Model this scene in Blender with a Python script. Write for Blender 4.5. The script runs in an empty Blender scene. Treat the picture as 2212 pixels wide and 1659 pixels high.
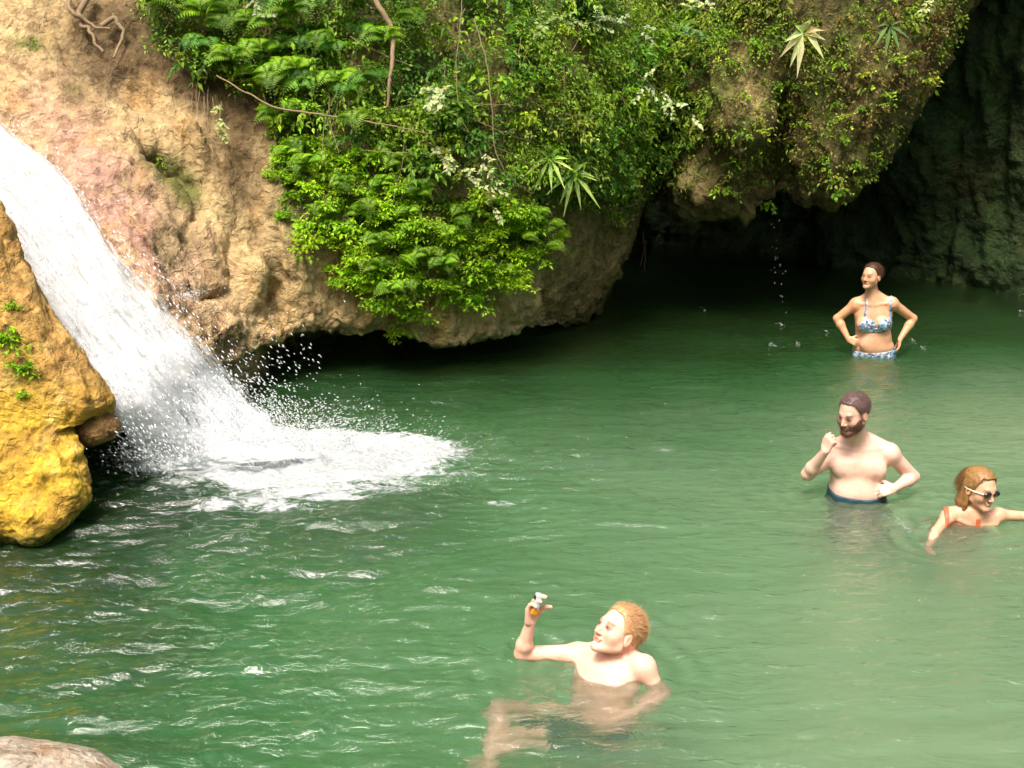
import bpy, math, random
import numpy as np
from mathutils import Vector, Matrix
R = math.radians
random.seed(7)
rng = np.random.default_rng(11)
SC = bpy.context.scene
COL = SC.collection

# ------------------------------------------------------------------ camera, sky, sun, exposure
CAM_H, PITCH, F = 2.86, R(16.6), 2484.0          # F: focal length in units of a 2212 wide picture
cd = bpy.data.cameras.new('camera'); cam = bpy.data.objects.new('camera', cd); COL.objects.link(cam)
cam.location = (0, 0, CAM_H); cam.rotation_euler = (R(90) - PITCH, 0, 0)
cd.sensor_width = 36; cd.lens = 36 * F / 2212; cd.clip_end = 400; cd.clip_start = .05
SC.camera = cam
wd = bpy.data.worlds.new('World'); SC.world = wd; wd.use_nodes = True
SUN_EL, SUN_AZ = 63, 202                         # azimuth the light comes FROM, clockwise from +Y
nt = wd.node_tree; nt.nodes.clear()
sky = nt.nodes.new('ShaderNodeTexSky'); sky.sky_type = 'NISHITA'; sky.sun_disc = False
sky.sun_elevation = R(SUN_EL); sky.sun_rotation = R(SUN_AZ); sky.air_density = 1.0; sky.dust_density = 7.0; sky.ozone_density = .6
bg = nt.nodes.new('ShaderNodeBackground'); bg.inputs['Strength'].default_value = .15
wo = nt.nodes.new('ShaderNodeOutputWorld')
nt.links.new(sky.outputs[0], bg.inputs[0]); nt.links.new(bg.outputs[0], wo.inputs[0])
sl = bpy.data.lights.new('sun', 'SUN'); sl.energy = 3.0; sl.angle = R(18); sl.color = (1, .96, .88)
sun = bpy.data.objects.new('sun', sl); COL.objects.link(sun)
sd = Vector((math.sin(R(SUN_AZ)) * math.cos(R(SUN_EL)), math.cos(R(SUN_AZ)) * math.cos(R(SUN_EL)), math.sin(R(SUN_EL))))
sun.rotation_euler = (-sd).to_track_quat('-Z', 'Y').to_euler(); sun.location = sd * 30
SC.view_settings.view_transform = 'Standard'; SC.view_settings.look = 'None'
SC.view_settings.exposure = 0.78; SC.view_settings.gamma = 1
SC.cycles.use_denoising = True; SC.cycles.denoiser = 'OPENIMAGEDENOISE'
SC.cycles.max_bounces = 10; SC.cycles.transparent_max_bounces = 24; SC.cycles.transmission_bounces = 8
SC.cycles.diffuse_bounces = 3; SC.cycles.glossy_bounces = 3; SC.cycles.sample_clamp_indirect = 4
SC.cycles.caustics_reflective = False; SC.cycles.caustics_refractive = True

# ------------------------------------------------------------------ helpers
CP, SP = math.cos(PITCH), math.sin(PITCH)
def ray(u, v):
    a, b = (u - 1106) / F, (829.5 - v) / F
    return np.array([a, CP + b * SP, -SP + b * CP])
def at(u, v, Y=None, z=None):                    # world point seen at (u, v) on the plane y = Y or z = z
    d = ray(u, v)
    t = Y / d[1] if z is None else (z - CAM_H) / d[2]
    return np.array([0, 0, CAM_H]) + d * t
def proj(P):
    P = np.asarray(P, float); q = P - np.array([0, 0, CAM_H])
    zc = q[..., 1] * CP - q[..., 2] * SP
    return 1106 + F * q[..., 0] / zc, 829.5 - F * (q[..., 1] * SP + q[..., 2] * CP) / zc, zc

_perm = np.random.default_rng(3).permutation(256); _perm = np.concatenate([_perm] * 3)
_grad = np.random.default_rng(4).normal(size=(256, 3)); _grad /= np.linalg.norm(_grad, axis=1)[:, None]
def noise(P, seed=0):                            # gradient noise, P (..., 3) -> about -1..1
    P = np.asarray(P, float) + seed * 17.31
    i = np.floor(P).astype(int); f = P - i; i &= 255
    w = f * f * f * (f * (f * 6 - 15) + 10)
    out = 0
    for dx in (0, 1):
        for dy in (0, 1):
            for dz in (0, 1):
                h = _perm[_perm[_perm[(i[..., 0] + dx) & 255] + ((i[..., 1] + dy) & 255)] + ((i[..., 2] + dz) & 255)] & 255
                g = _grad[h]
                d = g[..., 0] * (f[..., 0] - dx) + g[..., 1] * (f[..., 1] - dy) + g[..., 2] * (f[..., 2] - dz)
                ww = (w[..., 0] if dx else 1 - w[..., 0]) * (w[..., 1] if dy else 1 - w[..., 1]) * (w[..., 2] if dz else 1 - w[..., 2])
                out = out + ww * d
    return out * 1.7
def fbm(P, o=4, seed=0, g=.5):
    a, s, t = 1., 0., 0.
    for k in range(o):
        s = s + a * noise(P * 2.03 ** k, seed + k); t += a; a *= g
    return s / t
def ridged(P, o=4, seed=0, g=.5):
    a, s, t = 1., 0., 0.
    for k in range(o):
        s = s + a * (1 - np.abs(noise(P * 2.07 ** k, seed + k)) * 1.6); t += a; a *= g
    return s / t
def sstep(a, b, x):
    t = np.clip((x - a) / (b - a), 0, 1); return t * t * (3 - 2 * t)

def mesh_from(name, V, Fc, mat=None, smooth=True, cols=None, parent=None, mats=None, midx=None, attrs=None):
    """V (n,3), Fc: (m,k) array or list of such; one mesh object"""
    V = np.asarray(V, np.float32)
    fl = [np.asarray(f, np.int32) for f in (Fc if isinstance(Fc, list) else [Fc]) if len(f)]
    me = bpy.data.meshes.new(name)
    me.vertices.add(len(V)); me.vertices.foreach_set('co', V.ravel())
    nl = sum(f.size for f in fl); nf = sum(len(f) for f in fl)
    me.loops.add(nl); me.polygons.add(nf)
    me.loops.foreach_set('vertex_index', np.concatenate([f.ravel() for f in fl]))
    tot = np.concatenate([np.full(len(f), f.shape[1], np.int32) for f in fl])
    st = np.zeros(nf, np.int32); st[1:] = np.cumsum(tot)[:-1]
    me.polygons.foreach_set('loop_start', st)
    if midx is not None: me.polygons.foreach_set('material_index', np.asarray(midx, np.int32))
    me.polygons.foreach_set('use_smooth', np.full(nf, smooth))
    me.update(calc_edges=True)
    if cols is not None:
        ca = me.color_attributes.new('col', 'FLOAT_COLOR', 'POINT')
        c = np.ones((len(V), 4), np.float32); c[:, :cols.shape[1]] = cols; ca.data.foreach_set('color', c.ravel())
    for k, a in (attrs or {}).items():
        at_ = me.attributes.new(k, 'FLOAT', 'POINT'); at_.data.foreach_set('value', np.asarray(a, np.float32))
    for m in (mats or ([mat] if mat else [])): me.materials.append(m)
    o = bpy.data.objects.new(name, me); COL.objects.link(o)
    if parent is not None: o.parent = parent
    return o
def tag(o, label=None, cat=None, group=None, kind=None):
    if label: o['label'] = label
    if cat: o['category'] = cat
    if group: o['group'] = group
    if kind: o['kind'] = kind
    return o
def empty(name, loc=(0, 0, 0)):
    o = bpy.data.objects.new(name, None); COL.objects.link(o); o.location = loc; o.empty_display_size = .1; return o

def crom(P, n):                                  # Catmull-Rom along axis 0, n samples per span
    P = np.asarray(P, float); P = np.concatenate([[2 * P[0] - P[1]], P, [2 * P[-1] - P[-2]]])
    out = []
    for i in range(1, len(P) - 2):
        t = np.linspace(0, 1, n, endpoint=False).reshape((-1,) + (1,) * (P.ndim - 1))
        a, b, c, d = P[i - 1], P[i], P[i + 1], P[i + 2]
        out.append(.5 * ((2 * b) + (-a + c) * t + (2 * a - 5 * b + 4 * c - d) * t ** 2 + (-a + 3 * b - 3 * c + d) * t ** 3))
    out.append(P[-2][None])
    return np.concatenate(out)
def grid_faces(nr, nc):
    i = np.arange((nr - 1) * (nc - 1)); r, c = i // (nc - 1), i % (nc - 1); a = r * nc + c
    return np.stack([a, a + nc, a + nc + 1, a + 1], 1)
def grid_normals(G):
    du = np.gradient(G, axis=0); dv = np.gradient(G, axis=1)
    n = np.cross(dv, du); return n / (np.linalg.norm(n, axis=2, keepdims=True) + 1e-9)

# ------------------------------------------------------------------ node helpers
def new_mat(name):
    m = bpy.data.materials.new(name); m.use_nodes = True; m.node_tree.nodes.clear(); return m
class N:
    def __init__(s, m): s.t = m.node_tree
    def __call__(s, typ, **kw):
        n = s.t.nodes.new(typ); 
        for k, v in kw.items():
            if k == 'ins':
                for a, b in v.items():
                    if hasattr(b, 'outputs'): b = b.outputs[0]
                    if isinstance(b, bpy.types.NodeSocket): s.t.links.new(b, n.inputs[a])
                    else: n.inputs[a].default_value = b
            else: setattr(n, k, v)
        return n
    def mix(s, f, a, b, mode='MIX'):
        n = s.t.nodes.new('ShaderNodeMix'); n.data_type = 'RGBA'; n.blend_type = mode
        for i, x in ((0, f), (6, a), (7, b)):
            if hasattr(x, 'outputs'): x = x.outputs[0]
            if isinstance(x, bpy.types.NodeSocket): s.t.links.new(x, n.inputs[i])
            else: n.inputs[i].default_value = x if i == 0 else (*x, 1)[:4]
        return n.outputs[2]
    def ramp(s, f, pts):
        n = s.t.nodes.new('ShaderNodeValToRGB'); s.t.links.new(f, n.inputs[0])
        e = n.color_ramp.elements
        while len(e) < len(pts): e.new(.5)
        for q, (p, c) in zip(e, pts): q.position = p; q.color = (*c, 1) if not np.isscalar(c) else (c, c, c, 1)
        return n.outputs[0]
    def math(s, op, a, b=0., clamp=False):
        n = s.t.nodes.new('ShaderNodeMath'); n.operation = op; n.use_clamp = clamp
        for i, x in ((0, a), (1, b)):
            if isinstance(x, bpy.types.NodeSocket): s.t.links.new(x, n.inputs[i])
            else: n.inputs[i].default_value = x
        return n.outputs[0]
    def noise(s, vec, scale, detail=4, rough=.55, dist=0.):
        n = s.t.nodes.new('ShaderNodeTexNoise'); s.t.links.new(vec, n.inputs['Vector'])
        n.inputs['Scale'].default_value = scale; n.inputs['Detail'].default_value = detail
        n.inputs['Roughness'].default_value = rough; n.inputs['Distortion'].default_value = dist
        return n.outputs[0]
    def coords(s): return s.t.nodes.new('ShaderNodeTexCoord').outputs['Object']
    def mapped(s, vec, scale=(1, 1, 1), rot=(0, 0, 0)):
        n = s.t.nodes.new('ShaderNodeMapping'); s.t.links.new(vec, n.inputs[0]); n.inputs['Scale'].default_value = scale
        n.inputs['Rotation'].default_value = rot; return n.outputs[0]
    def attr(s, name, out='Color'):
        n = s.t.nodes.new('ShaderNodeAttribute'); n.attribute_name = name; return n.outputs[out]
    def bump(s, h, dist, strength=1., normal=None):
        n = s.t.nodes.new('ShaderNodeBump'); s.t.links.new(h, n.inputs['Height']); n.inputs['Distance'].default_value = dist
        n.inputs['Strength'].default_value = strength
        if normal is not None: s.t.links.new(normal, n.inputs['Normal'])
        return n.outputs[0]
    def out(s, surf, vol=None):
        n = s.t.nodes.new('ShaderNodeOutputMaterial')
        if surf is not None: s.t.links.new(surf.outputs[0] if hasattr(surf, 'outputs') else surf, n.inputs[0])
        if vol is not None: s.t.links.new(vol.outputs[0], n.inputs[1])
# ------------------------------------------------------------------ rock
def rock_material():
    m = new_mat('wet_limestone'); n = N(m); co = n.coords()
    col = n.attr('col'); fine = n.noise(co, 9, 8, .68); med = n.noise(co, 2.4, 6, .6, .4); tiny = n.noise(co, 42, 5, .7)
    streak = n.noise(n.mapped(co, (5, 5, 1.1)), 3.0, 6, .65, .5)
    c = n.mix(1.0, col, n.ramp(fine, [(.30, (.30, .25, .19)), (.44, (.85, .81, .76)), (.60, (1.08, 1.05, 1.0)), (.74, (1.5, 1.45, 1.32))]), 'MULTIPLY')
    c = n.mix(.75, c, n.ramp(streak, [(.3, (.5, .46, .36)), (.52, (1, 1, 1)), (.75, (1.25, 1.2, 1.12))]), 'MULTIPLY')
    vo = n.t.nodes.new('ShaderNodeTexVoronoi'); vo.feature = 'DISTANCE_TO_EDGE'
    wv = n.t.nodes.new('ShaderNodeVectorMath'); wv.operation = 'ADD'
    sc_ = n.t.nodes.new('ShaderNodeVectorMath'); sc_.operation = 'SCALE'; sc_.inputs['Scale'].default_value = .5
    nc = n.t.nodes.new('ShaderNodeTexNoise'); nc.inputs['Scale'].default_value = 3; nc.inputs['Detail'].default_value = 4
    n.t.links.new(co, nc.inputs[0]); n.t.links.new(nc.outputs[1], sc_.inputs[0]); n.t.links.new(co, wv.inputs[0]); n.t.links.new(sc_.outputs[0], wv.inputs[1])
    n.t.links.new(wv.outputs[0], vo.inputs['Vector']); vo.inputs['Scale'].default_value = 3.2
    crack = n.ramp(vo.outputs['Distance'], [(0, .0), (.035, 1.)])
    c = n.mix(n.math('MULTIPLY', n.math('SUBTRACT', 1., crack), n.ramp(med, [(.5, 0.), (.66, .45)])), c, (.045, .032, .016))
    h = n.math('ADD', n.math('MULTIPLY', fine, .07), n.math('MULTIPLY', tiny, .018))
    v2 = n.t.nodes.new('ShaderNodeTexVoronoi'); v2.inputs['Scale'].default_value = 13; n.t.links.new(wv.outputs[0], v2.inputs['Vector'])
    h = n.math('ADD', h, n.math('ADD', n.math('MULTIPLY', crack, .008), n.math('MULTIPLY', v2.outputs['Distance'], .03)))
    b = n.bump(h, 1.0, .9)
    rough = n.ramp(med, [(.35, .45), (.65, .85)])
    p = n('ShaderNodeBsdfPrincipled', ins={'Base Color': c, 'Roughness': rough, 'Normal': b}); p.inputs['Specular IOR Level'].default_value = .22
    n.out(p); return m
M_ROCK = rock_material()

def net(cols, nu, nv):
    """cols: list of columns of (u, v, Y or ('z', z)) control points -> fine grid of world points (rows along the columns)"""
    A = np.array([[at(p[0], p[1], Y=p[2]) if not isinstance(p[2], tuple) else (at(p[0], p[1], z=p[2][1]) if p[2][0] == 'z' else np.array(p[:2] + (p[2][1],)))
                   for p in c] for c in cols])
    A = crom(A, nu); A = crom(A.transpose(1, 0, 2), nv)
    return A                                      # (rows, cols, 3)
def W(x, y, z): return (x, y, ('w', z))
def displace(G, big=.12, mid=.06, small=.024, seed=0, vert=.45):
    n = grid_normals(G); P = G * np.array([1, 1, vert]); q = P + .35 * np.stack([fbm(P * .9, 3, seed + 20), fbm(P * .9, 3, seed + 21), fbm(P * .9, 3, seed + 22)], -1)
    d = big * fbm(q * 1.15, 3, seed) + mid * (ridged(q * 3.1, 4, seed + 5) - .55) * 1.6 + small * 2 * fbm(G * 11, 4, seed + 9, .6)
    pock = noise(q * np.array([5, 5, 4.5]) + fbm(G * 3, 2, seed + 14)[..., None], seed + 13); d = d - mid * 1.5 * sstep(.3, .75, pock) * sstep(-.1, .3, fbm(G * .8, 2, seed + 15))
    return G + n * d[..., None], d
TAN = np.array([.58, .43, .215]); PINK = np.array([.50, .29, .25]); YEL = np.array([.70, .46, .05]); MOSS = np.array([.13, .15, .03]); DARKB = np.array([.10, .065, .03])
OLIVE = np.array([.17, .15, .05]); ORA = np.array([.50, .26, .07])
def lerp(a, b, t): return a + (b - a) * t[..., None]
def blob(u, v, uc, vc, ru, rv, rot=0.):
    c, s = math.cos(rot), math.sin(rot); x, y = u - uc, v - vc; X, Y = (x * c + y * s) / ru, (-x * s + y * c) / rv
    return np.exp(-(X * X + Y * Y))
ROCKS = {}
def build_rock(name, G, colfun, label, kind=None, cat='rock', seed=0, carve=(), **dk):
    if carve:                                     # hollows and lobes of this rock
        nn = grid_normals(G); k = G.shape[0] // 3
        if nn[:k, :, 1].mean() > 0: nn = -nn
        uu, vv, _z = proj(G + .05 * fbm(G * 2.5, 3, seed + 30)[..., None]); a = sum(h * blob(uu, vv, *c) * (G[..., 2] > -.2) for *c, h in carve); G = G + nn * a[..., None]
    G2, d = displace(G, seed=seed, **dk); u, v, zc = proj(G2)
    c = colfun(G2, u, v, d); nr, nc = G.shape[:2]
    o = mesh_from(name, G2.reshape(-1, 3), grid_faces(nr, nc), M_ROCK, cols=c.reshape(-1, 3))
    if kind: tag(o, label, None, None, kind)
    else: tag(o, label, cat)
    NN = grid_normals(G2); k = G2.shape[0] // 3
    if NN[:k, :, 1].mean() > 0: NN = -NN
    ROCKS[name] = (G2, NN, u, v)
    return o

def col_main(P, u, v, d):
    n1 = fbm(P * 1.7, 4, 40); n2 = fbm(P * 4.2, 4, 44); n3 = fbm(P * np.array([3, 3, .8]), 3, 47)
    c = np.broadcast_to(TAN, P.shape) * (1 + .25 * n2[..., None])
    c = lerp(c, PINK, np.clip(.9 * blob(u, v, 230, 430, 330, 110, .9) + .25 * n1, 0, .85)); c = lerp(c, np.array([.66, .52, .26]), np.clip(1.6 * fbm(P * 6, 3, 49) - .2, 0, .7)); c = lerp(c, np.array([.20, .12, .06]), np.clip(2.2 * fbm(P * np.array([5, 5, 2]), 4, 51) - .6, 0, .5))
    c = lerp(c, ORA, np.clip(1.6 * n3 - .3, 0, .4))
    c = lerp(c, OLIVE, np.clip(2.2 * n1 - .35, 0, .75))
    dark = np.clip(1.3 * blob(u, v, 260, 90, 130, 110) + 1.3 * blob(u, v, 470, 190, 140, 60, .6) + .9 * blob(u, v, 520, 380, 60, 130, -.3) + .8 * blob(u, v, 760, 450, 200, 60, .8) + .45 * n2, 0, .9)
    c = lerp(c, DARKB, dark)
    c = lerp(c, MOSS, np.clip(1.1 * blob(u, v, 370, 370, 70, 26, .7) + blob(u, v, 60, 95, 40, 14) + .8 * blob(u, v, 400, 420, 30, 40), 0, .9))
    veg = sstep(0, 80, (u - 560)) * sstep(30, -60, v - 560)
    c = lerp(c, np.array([.06, .075, .02]), veg * (.75 + .25 * n2))
    c = lerp(c, np.array([.22, .18, .065]), np.clip(sstep(1160, 1220, u + 30 * n2) * sstep(380, 460, v) * .85, 0, 1))
    c = lerp(c, MOSS, sstep(1180, 1300, u) * sstep(430, 330, v) * .7)
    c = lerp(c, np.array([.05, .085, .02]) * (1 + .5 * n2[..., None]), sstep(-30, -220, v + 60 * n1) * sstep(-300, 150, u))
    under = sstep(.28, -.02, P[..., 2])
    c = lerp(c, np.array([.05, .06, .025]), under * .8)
    return np.clip(c, .01, .9)
UZ = -1.3
def under(lipx, lipy, dz=.0, back=1.2):           # rows that follow the lip: soffit going back, then down under water
    return None
main_cols = []
def colm(top, lip, bz=.35, back=1.6):
    """top: list of (u,v,Y) from above the frame down; lip (u,v,Y)"""
    L = at(lip[0], lip[1], Y=lip[2])
    main_cols.append(list(top) + [lip, W(L[0], L[1] + .28, L[2] - .02), W(L[0] + .05, L[1] + .9, max(L[2] + .1, bz)), W(L[0] + .1, L[1] + back, .1), W(L[0] + .1, L[1] + back + .2, UZ)])
colm([(-2600, -1800, 12.5), (-2200, -350, 10.5), (-1800, 0, 9.8), (-1500, 330, 9.2), (-1200, 640, 8.6)], (-900, 880, 8.2))
colm([(-1700, -1500, 12.5), (-1400, -350, 10.5), (-1100, 0, 9.4), (-800, 330, 8.4), (-500, 640, 8.0)], (-260, 910, 7.7))
colm([(-900, -1500, 13.5), (-700, -350, 11.5), (-480, 0, 10.2), (-330, 330, 9.0), (-130, 620, 8.0)], (120, 900, 7.15))
colm([(-600, -1500, 13.5), (-500, -350, 11.5), (-260, 0, 10.3), (-110, 300, 9.3), (80, 590, 8.3)], (300, 880, 7.45))
colm([(-400, -1500, 13.5), (-260, -350, 11.6), (-60, 0, 10.5), (80, 280, 9.6), (240, 540, 8.7)], (420, 800, 8.1))
colm([(-100, -1500, 13.5), (-40, -350, 11.8), (110, -20, 10.8), (240, 240, 9.9), (370, 500, 9.2)], (490, 755, 9.0))
colm([(150, -1500, 13.6), (180, -350, 12.0), (290, -40, 11.1), (390, 220, 10.3), (490, 470, 9.7)], (590, 714, 9.55))
colm([(430, -1500, 13.4), (450, -350, 11.7), (500, -40, 11.2), (570, 210, 10.6), (640, 470, 9.9)], (690, 698, 9.85))
colm([(700, -1500, 13.2), (700, -350, 11.4), (720, -40, 10.9), (750, 220, 10.4), (790, 490, 9.9)], (790, 704, 10.0))
colm([(900, -1500, 13.2), (900, -350, 11.3), (900, -40, 10.8), (910, 220, 10.3), (915, 500, 9.95)], (900, 714, 10.1))
colm([(1060, -1500, 13.2), (1060, -350, 11.4), (1050, -40, 10.9), (1040, 220, 10.4), (1030, 500, 10.1)], (1010, 716, 10.3))
colm([(1200, -1500, 13.4), (1200, -350, 11.6), (1180, -40, 11.1), (1160, 220, 10.6), (1140, 500, 10.4)], (1120, 700, 10.6))
colm([(1320, -1500, 13.6), (1310, -350, 11.9), (1290, -40, 11.4), (1260, 220, 10.9), (1210, 490, 10.85)], (1180, 688, 11.1), back=1.1)
colm([(1420, -1500, 13.9), (1400, -350, 12.3), (1375, -40, 11.9), (1345, 220, 11.5), (1300, 470, 11.5)], (1245, 686, 11.7), back=.9)
colm([(1480, -1500, 14.2), (1470, -350, 12.9), (1440, -40, 12.5), (1412, 200, 12.2), (1390, 430, 12.2)], (1300, 655, 12.3), back=.8)
colm([(1500, -1500, 15.5), (1480, -350, 14.2), (1450, -40, 13.9), (1420, 220, 13.8), (1390, 440, 13.8)], (1310, 640, 13.6), back=.5)
G = net(main_cols, 34, 34)
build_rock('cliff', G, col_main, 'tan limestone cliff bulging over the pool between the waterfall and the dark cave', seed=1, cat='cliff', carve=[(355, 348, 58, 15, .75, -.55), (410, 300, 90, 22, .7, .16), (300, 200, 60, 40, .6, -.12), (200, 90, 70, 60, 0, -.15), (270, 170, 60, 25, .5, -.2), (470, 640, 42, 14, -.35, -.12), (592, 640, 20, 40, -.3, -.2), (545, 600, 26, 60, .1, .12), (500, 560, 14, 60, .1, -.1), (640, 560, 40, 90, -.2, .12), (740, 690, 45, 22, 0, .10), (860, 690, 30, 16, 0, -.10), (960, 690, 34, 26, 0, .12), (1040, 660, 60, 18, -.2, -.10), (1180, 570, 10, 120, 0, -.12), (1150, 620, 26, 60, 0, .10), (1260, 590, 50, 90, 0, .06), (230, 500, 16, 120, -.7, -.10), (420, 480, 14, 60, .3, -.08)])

# second bulge, hanging higher over the cave mouth
def col_two(P, u, v, d):
    n1 = fbm(P * 1.5, 4, 60); n2 = fbm(P * 4.0, 4, 64)
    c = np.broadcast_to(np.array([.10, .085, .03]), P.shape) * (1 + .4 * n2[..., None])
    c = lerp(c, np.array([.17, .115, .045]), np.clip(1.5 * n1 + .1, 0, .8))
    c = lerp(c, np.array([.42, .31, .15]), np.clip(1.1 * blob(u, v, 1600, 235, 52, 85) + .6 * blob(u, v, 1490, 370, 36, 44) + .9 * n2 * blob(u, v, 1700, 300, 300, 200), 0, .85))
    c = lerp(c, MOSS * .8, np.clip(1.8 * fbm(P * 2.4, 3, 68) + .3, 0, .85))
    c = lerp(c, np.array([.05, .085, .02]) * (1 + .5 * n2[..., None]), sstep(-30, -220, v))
    return np.clip(c, .01, .9)
main_cols = []
def colb(top, lip, ceil_z=1.35, back=2.6):
    L = at(lip[0], lip[1], Y=lip[2])
    main_cols.append(list(top) + [lip, W(L[0], L[1] + .35, L[2] - .02), W(L[0] + .1, L[1] + 1.2, L[2] + .15), W(L[0] + .2, L[1] + back, L[2] - .1), W(L[0] + .2, L[1] + back + 1.2, L[2] - .6)])
colb([(1330, -1500, 15.5), (1330, -350, 13.6), (1340, 0, 13.4), (1350, 210, 13.3)], (1360, 400, 13.4))
colb([(1420, -1500, 15.0), (1420, -350, 13.2), (1410, 0, 13.0), (1415, 210, 12.9)], (1425, 395, 13.0))
colb([(1480, -1500, 14.6), (1480, -350, 12.7), (1470, 0, 12.4), (1465, 210, 12.2)], (1460, 425, 12.2))
colb([(1550, -1500, 14.2), (1550, -350, 12.2), (1550, 0, 11.9), (1540, 220, 11.7)], (1530, 448, 11.9))
colb([(1640, -1500, 14.0), (1640, -350, 12.0), (1640, 0, 11.6), (1620, 220, 11.5)], (1600, 452, 11.9))
colb([(1720, -1500, 14.0), (1720, -350, 12.0), (1710, 0, 11.6), (1700, 220, 11.7)], (1680, 425, 12.0))
colb([(1800, -1500, 14.0), (1800, -350, 12.0), (1790, 0, 11.6), (1780, 220, 11.6)], (1760, 420, 11.9))
colb([(1880, -1500, 14.0), (1880, -350, 12.0), (1870, -10, 11.6), (1860, 180, 11.5)], (1840, 405, 11.8))
colb([(1960, -1500, 14.0), (1960, -350, 12.0), (1950, -30, 11.7), (1940, 130, 11.6)], (1910, 330, 11.9))
colb([(2060, -1500, 14.0), (2060, -350, 12.1), (2030, -60, 11.9), (2015, 60, 11.8)], (1985, 245, 12.1))
colb([(2160, -1500, 14.0), (2160, -450, 12.2), (2110, -160, 12.1), (2080, -30, 12.1)], (2050, 140, 12.4))
colb([(2400, -1500, 14.0), (2330, -550, 12.3), (2250, -350, 12.2), (2180, -180, 12.3)], (2110, 0, 12.7))
colb([(2800, -1500, 14.0), (2700, -750, 12.3), (2600, -600, 12.2), (2500, -450, 12.4)], (2380, -260, 13.0))
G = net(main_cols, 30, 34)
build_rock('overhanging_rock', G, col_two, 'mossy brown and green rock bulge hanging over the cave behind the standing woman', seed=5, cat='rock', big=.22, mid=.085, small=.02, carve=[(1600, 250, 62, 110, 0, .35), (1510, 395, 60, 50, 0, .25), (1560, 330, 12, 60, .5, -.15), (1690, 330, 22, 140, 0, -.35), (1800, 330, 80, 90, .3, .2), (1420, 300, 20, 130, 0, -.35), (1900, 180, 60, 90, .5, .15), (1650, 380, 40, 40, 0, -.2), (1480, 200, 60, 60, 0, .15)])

# back wall of the cave, curving forward on the right
def col_cave(P, u, v, d):
    n1 = fbm(P * 1.3, 4, 80); n2 = fbm(P * 3.2, 4, 84)
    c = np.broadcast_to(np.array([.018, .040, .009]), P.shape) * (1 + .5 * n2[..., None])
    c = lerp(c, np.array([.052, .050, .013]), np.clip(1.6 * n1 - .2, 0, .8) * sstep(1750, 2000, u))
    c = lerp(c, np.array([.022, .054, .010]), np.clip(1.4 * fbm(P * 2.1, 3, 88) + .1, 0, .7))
    return np.clip(c, .005, .9)
A = []
for (x, y, k) in ((-3.5, 15.0, 1), (-1, 15.6, 1), (1, 16.6, 1), (2.3, 16.8, 1), (3.5, 16.3, 1), (4.3, 15.4, 1), (5.0, 14.2, 1), (5.8, 13.6, 1), (6.6, 13.3, 1), (7.6, 12.6, 1), (8.8, 11.6, 1), (10, 9.8, 1), (11, 7.5, 1)):
    A.append([W(x, y + .2, UZ), W(x, y - .1, 0.), W(x, y, .7), W(x - .1, y - .15, 1.5), W(x, y - .3, 2.4), W(x, y - .45, 3.4), W(x, y - .6, 5), W(x, y + 1, 7)][::-1])
G = net(A, 26, 30)
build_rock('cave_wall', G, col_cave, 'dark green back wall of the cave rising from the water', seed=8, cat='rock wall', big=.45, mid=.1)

# yellow rock at the left edge, in front of the waterfall
def col_yel(P, u, v, d):
    n1 = fbm(P * 2.2, 4, 100); n2 = fbm(P * 6, 4, 104)
    c = np.broadcast_to(YEL, P.shape) * (1 + .22 * n2[..., None])
    up = sstep(930, 780, v + 30 * n1)
    c = lerp(c, np.array([.50, .29, .11]), up * .85)
    c = lerp(c, YEL, blob(u, v, -20, 830, 90, 110) * .9)
    c = lerp(c, np.array([.72, .52, .2]), np.clip(n2 * 1.5 - .1, 0, .6))
    c = lerp(c, ORA * .8, np.clip(1.8 * n1 - .25, 0, .7)); c = lerp(c, np.array([.22, .17, .06]), np.clip(1.9 * fbm(P * 3.4, 4, 108) - .45, 0, .7))
    c = lerp(c, DARKB, np.clip(1.2 * sstep(.1, -.05, P[..., 2]) , 0, .9))
    c = lerp(c, MOSS, np.clip(blob(u, v, 30, 1180, 120, 20) * .8, 0, .7))
    return np.clip(c, .01, .9)
A = []
# rows: along the silhouette from the top down; columns: from far left, over the front, round the right edge, to the back
rows = [(-350, 20, 7.6), (-185, 250, 7.3), (-38, 470, 7.05), (30, 595, 6.95), (100, 725, 6.85), (165, 820, 6.8), (212, 875, 6.8), (206, 908, 6.85), (148, 905, 6.75), (122, 945, 6.62), (138, 1000, 6.5), (160, 1060, 6.42), (158, 1105, 6.4), (110, 1150, 6.4), (60, 1172, 6.55), (40, 1160, 6.9), (30, 1140, 7.3)]
for k, (u_, v_, Y_) in enumerate(rows):
    E = at(u_, v_, Y=Y_)
    low = k >= 8; Ef = E.copy()
    if 6 < k < 12: a_, b_ = at(rows[6][0], rows[6][1], Y=rows[6][2]), at(rows[12][0], rows[12][1], Y=rows[12][2]); t_ = (k - 6) / 6; Ef = np.array([a_[0] * (1 - t_) + b_[0] * t_, a_[1] * (1 - t_) + b_[1] * t_, a_[2] * (1 - t_) + b_[2] * t_])
    fx = np.array([-2.6, -.25, 0]) ; A.append([W(Ef[0] - 3.0, Ef[1] + .3, Ef[2] + .1), W(Ef[0] - 1.6, Ef[1] - .30, Ef[2] + .03), W(Ef[0] - .75, Ef[1] - .30, Ef[2]), W(Ef[0] - .34, Ef[1] - .16, Ef[2]),
              W(*E), W(E[0] - .06, E[1] + .35, E[2]), W(E[0] - .9, E[1] + .9, E[2])])
A = [list(c) for c in zip(*A)]
G = net(A, 26, 22)
build_rock('yellow_rock', G, col_yel, 'big yellow ochre rock at the left edge, in front of the waterfall', seed=12, big=.07, mid=.035, small=.012, vert=.7)

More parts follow.
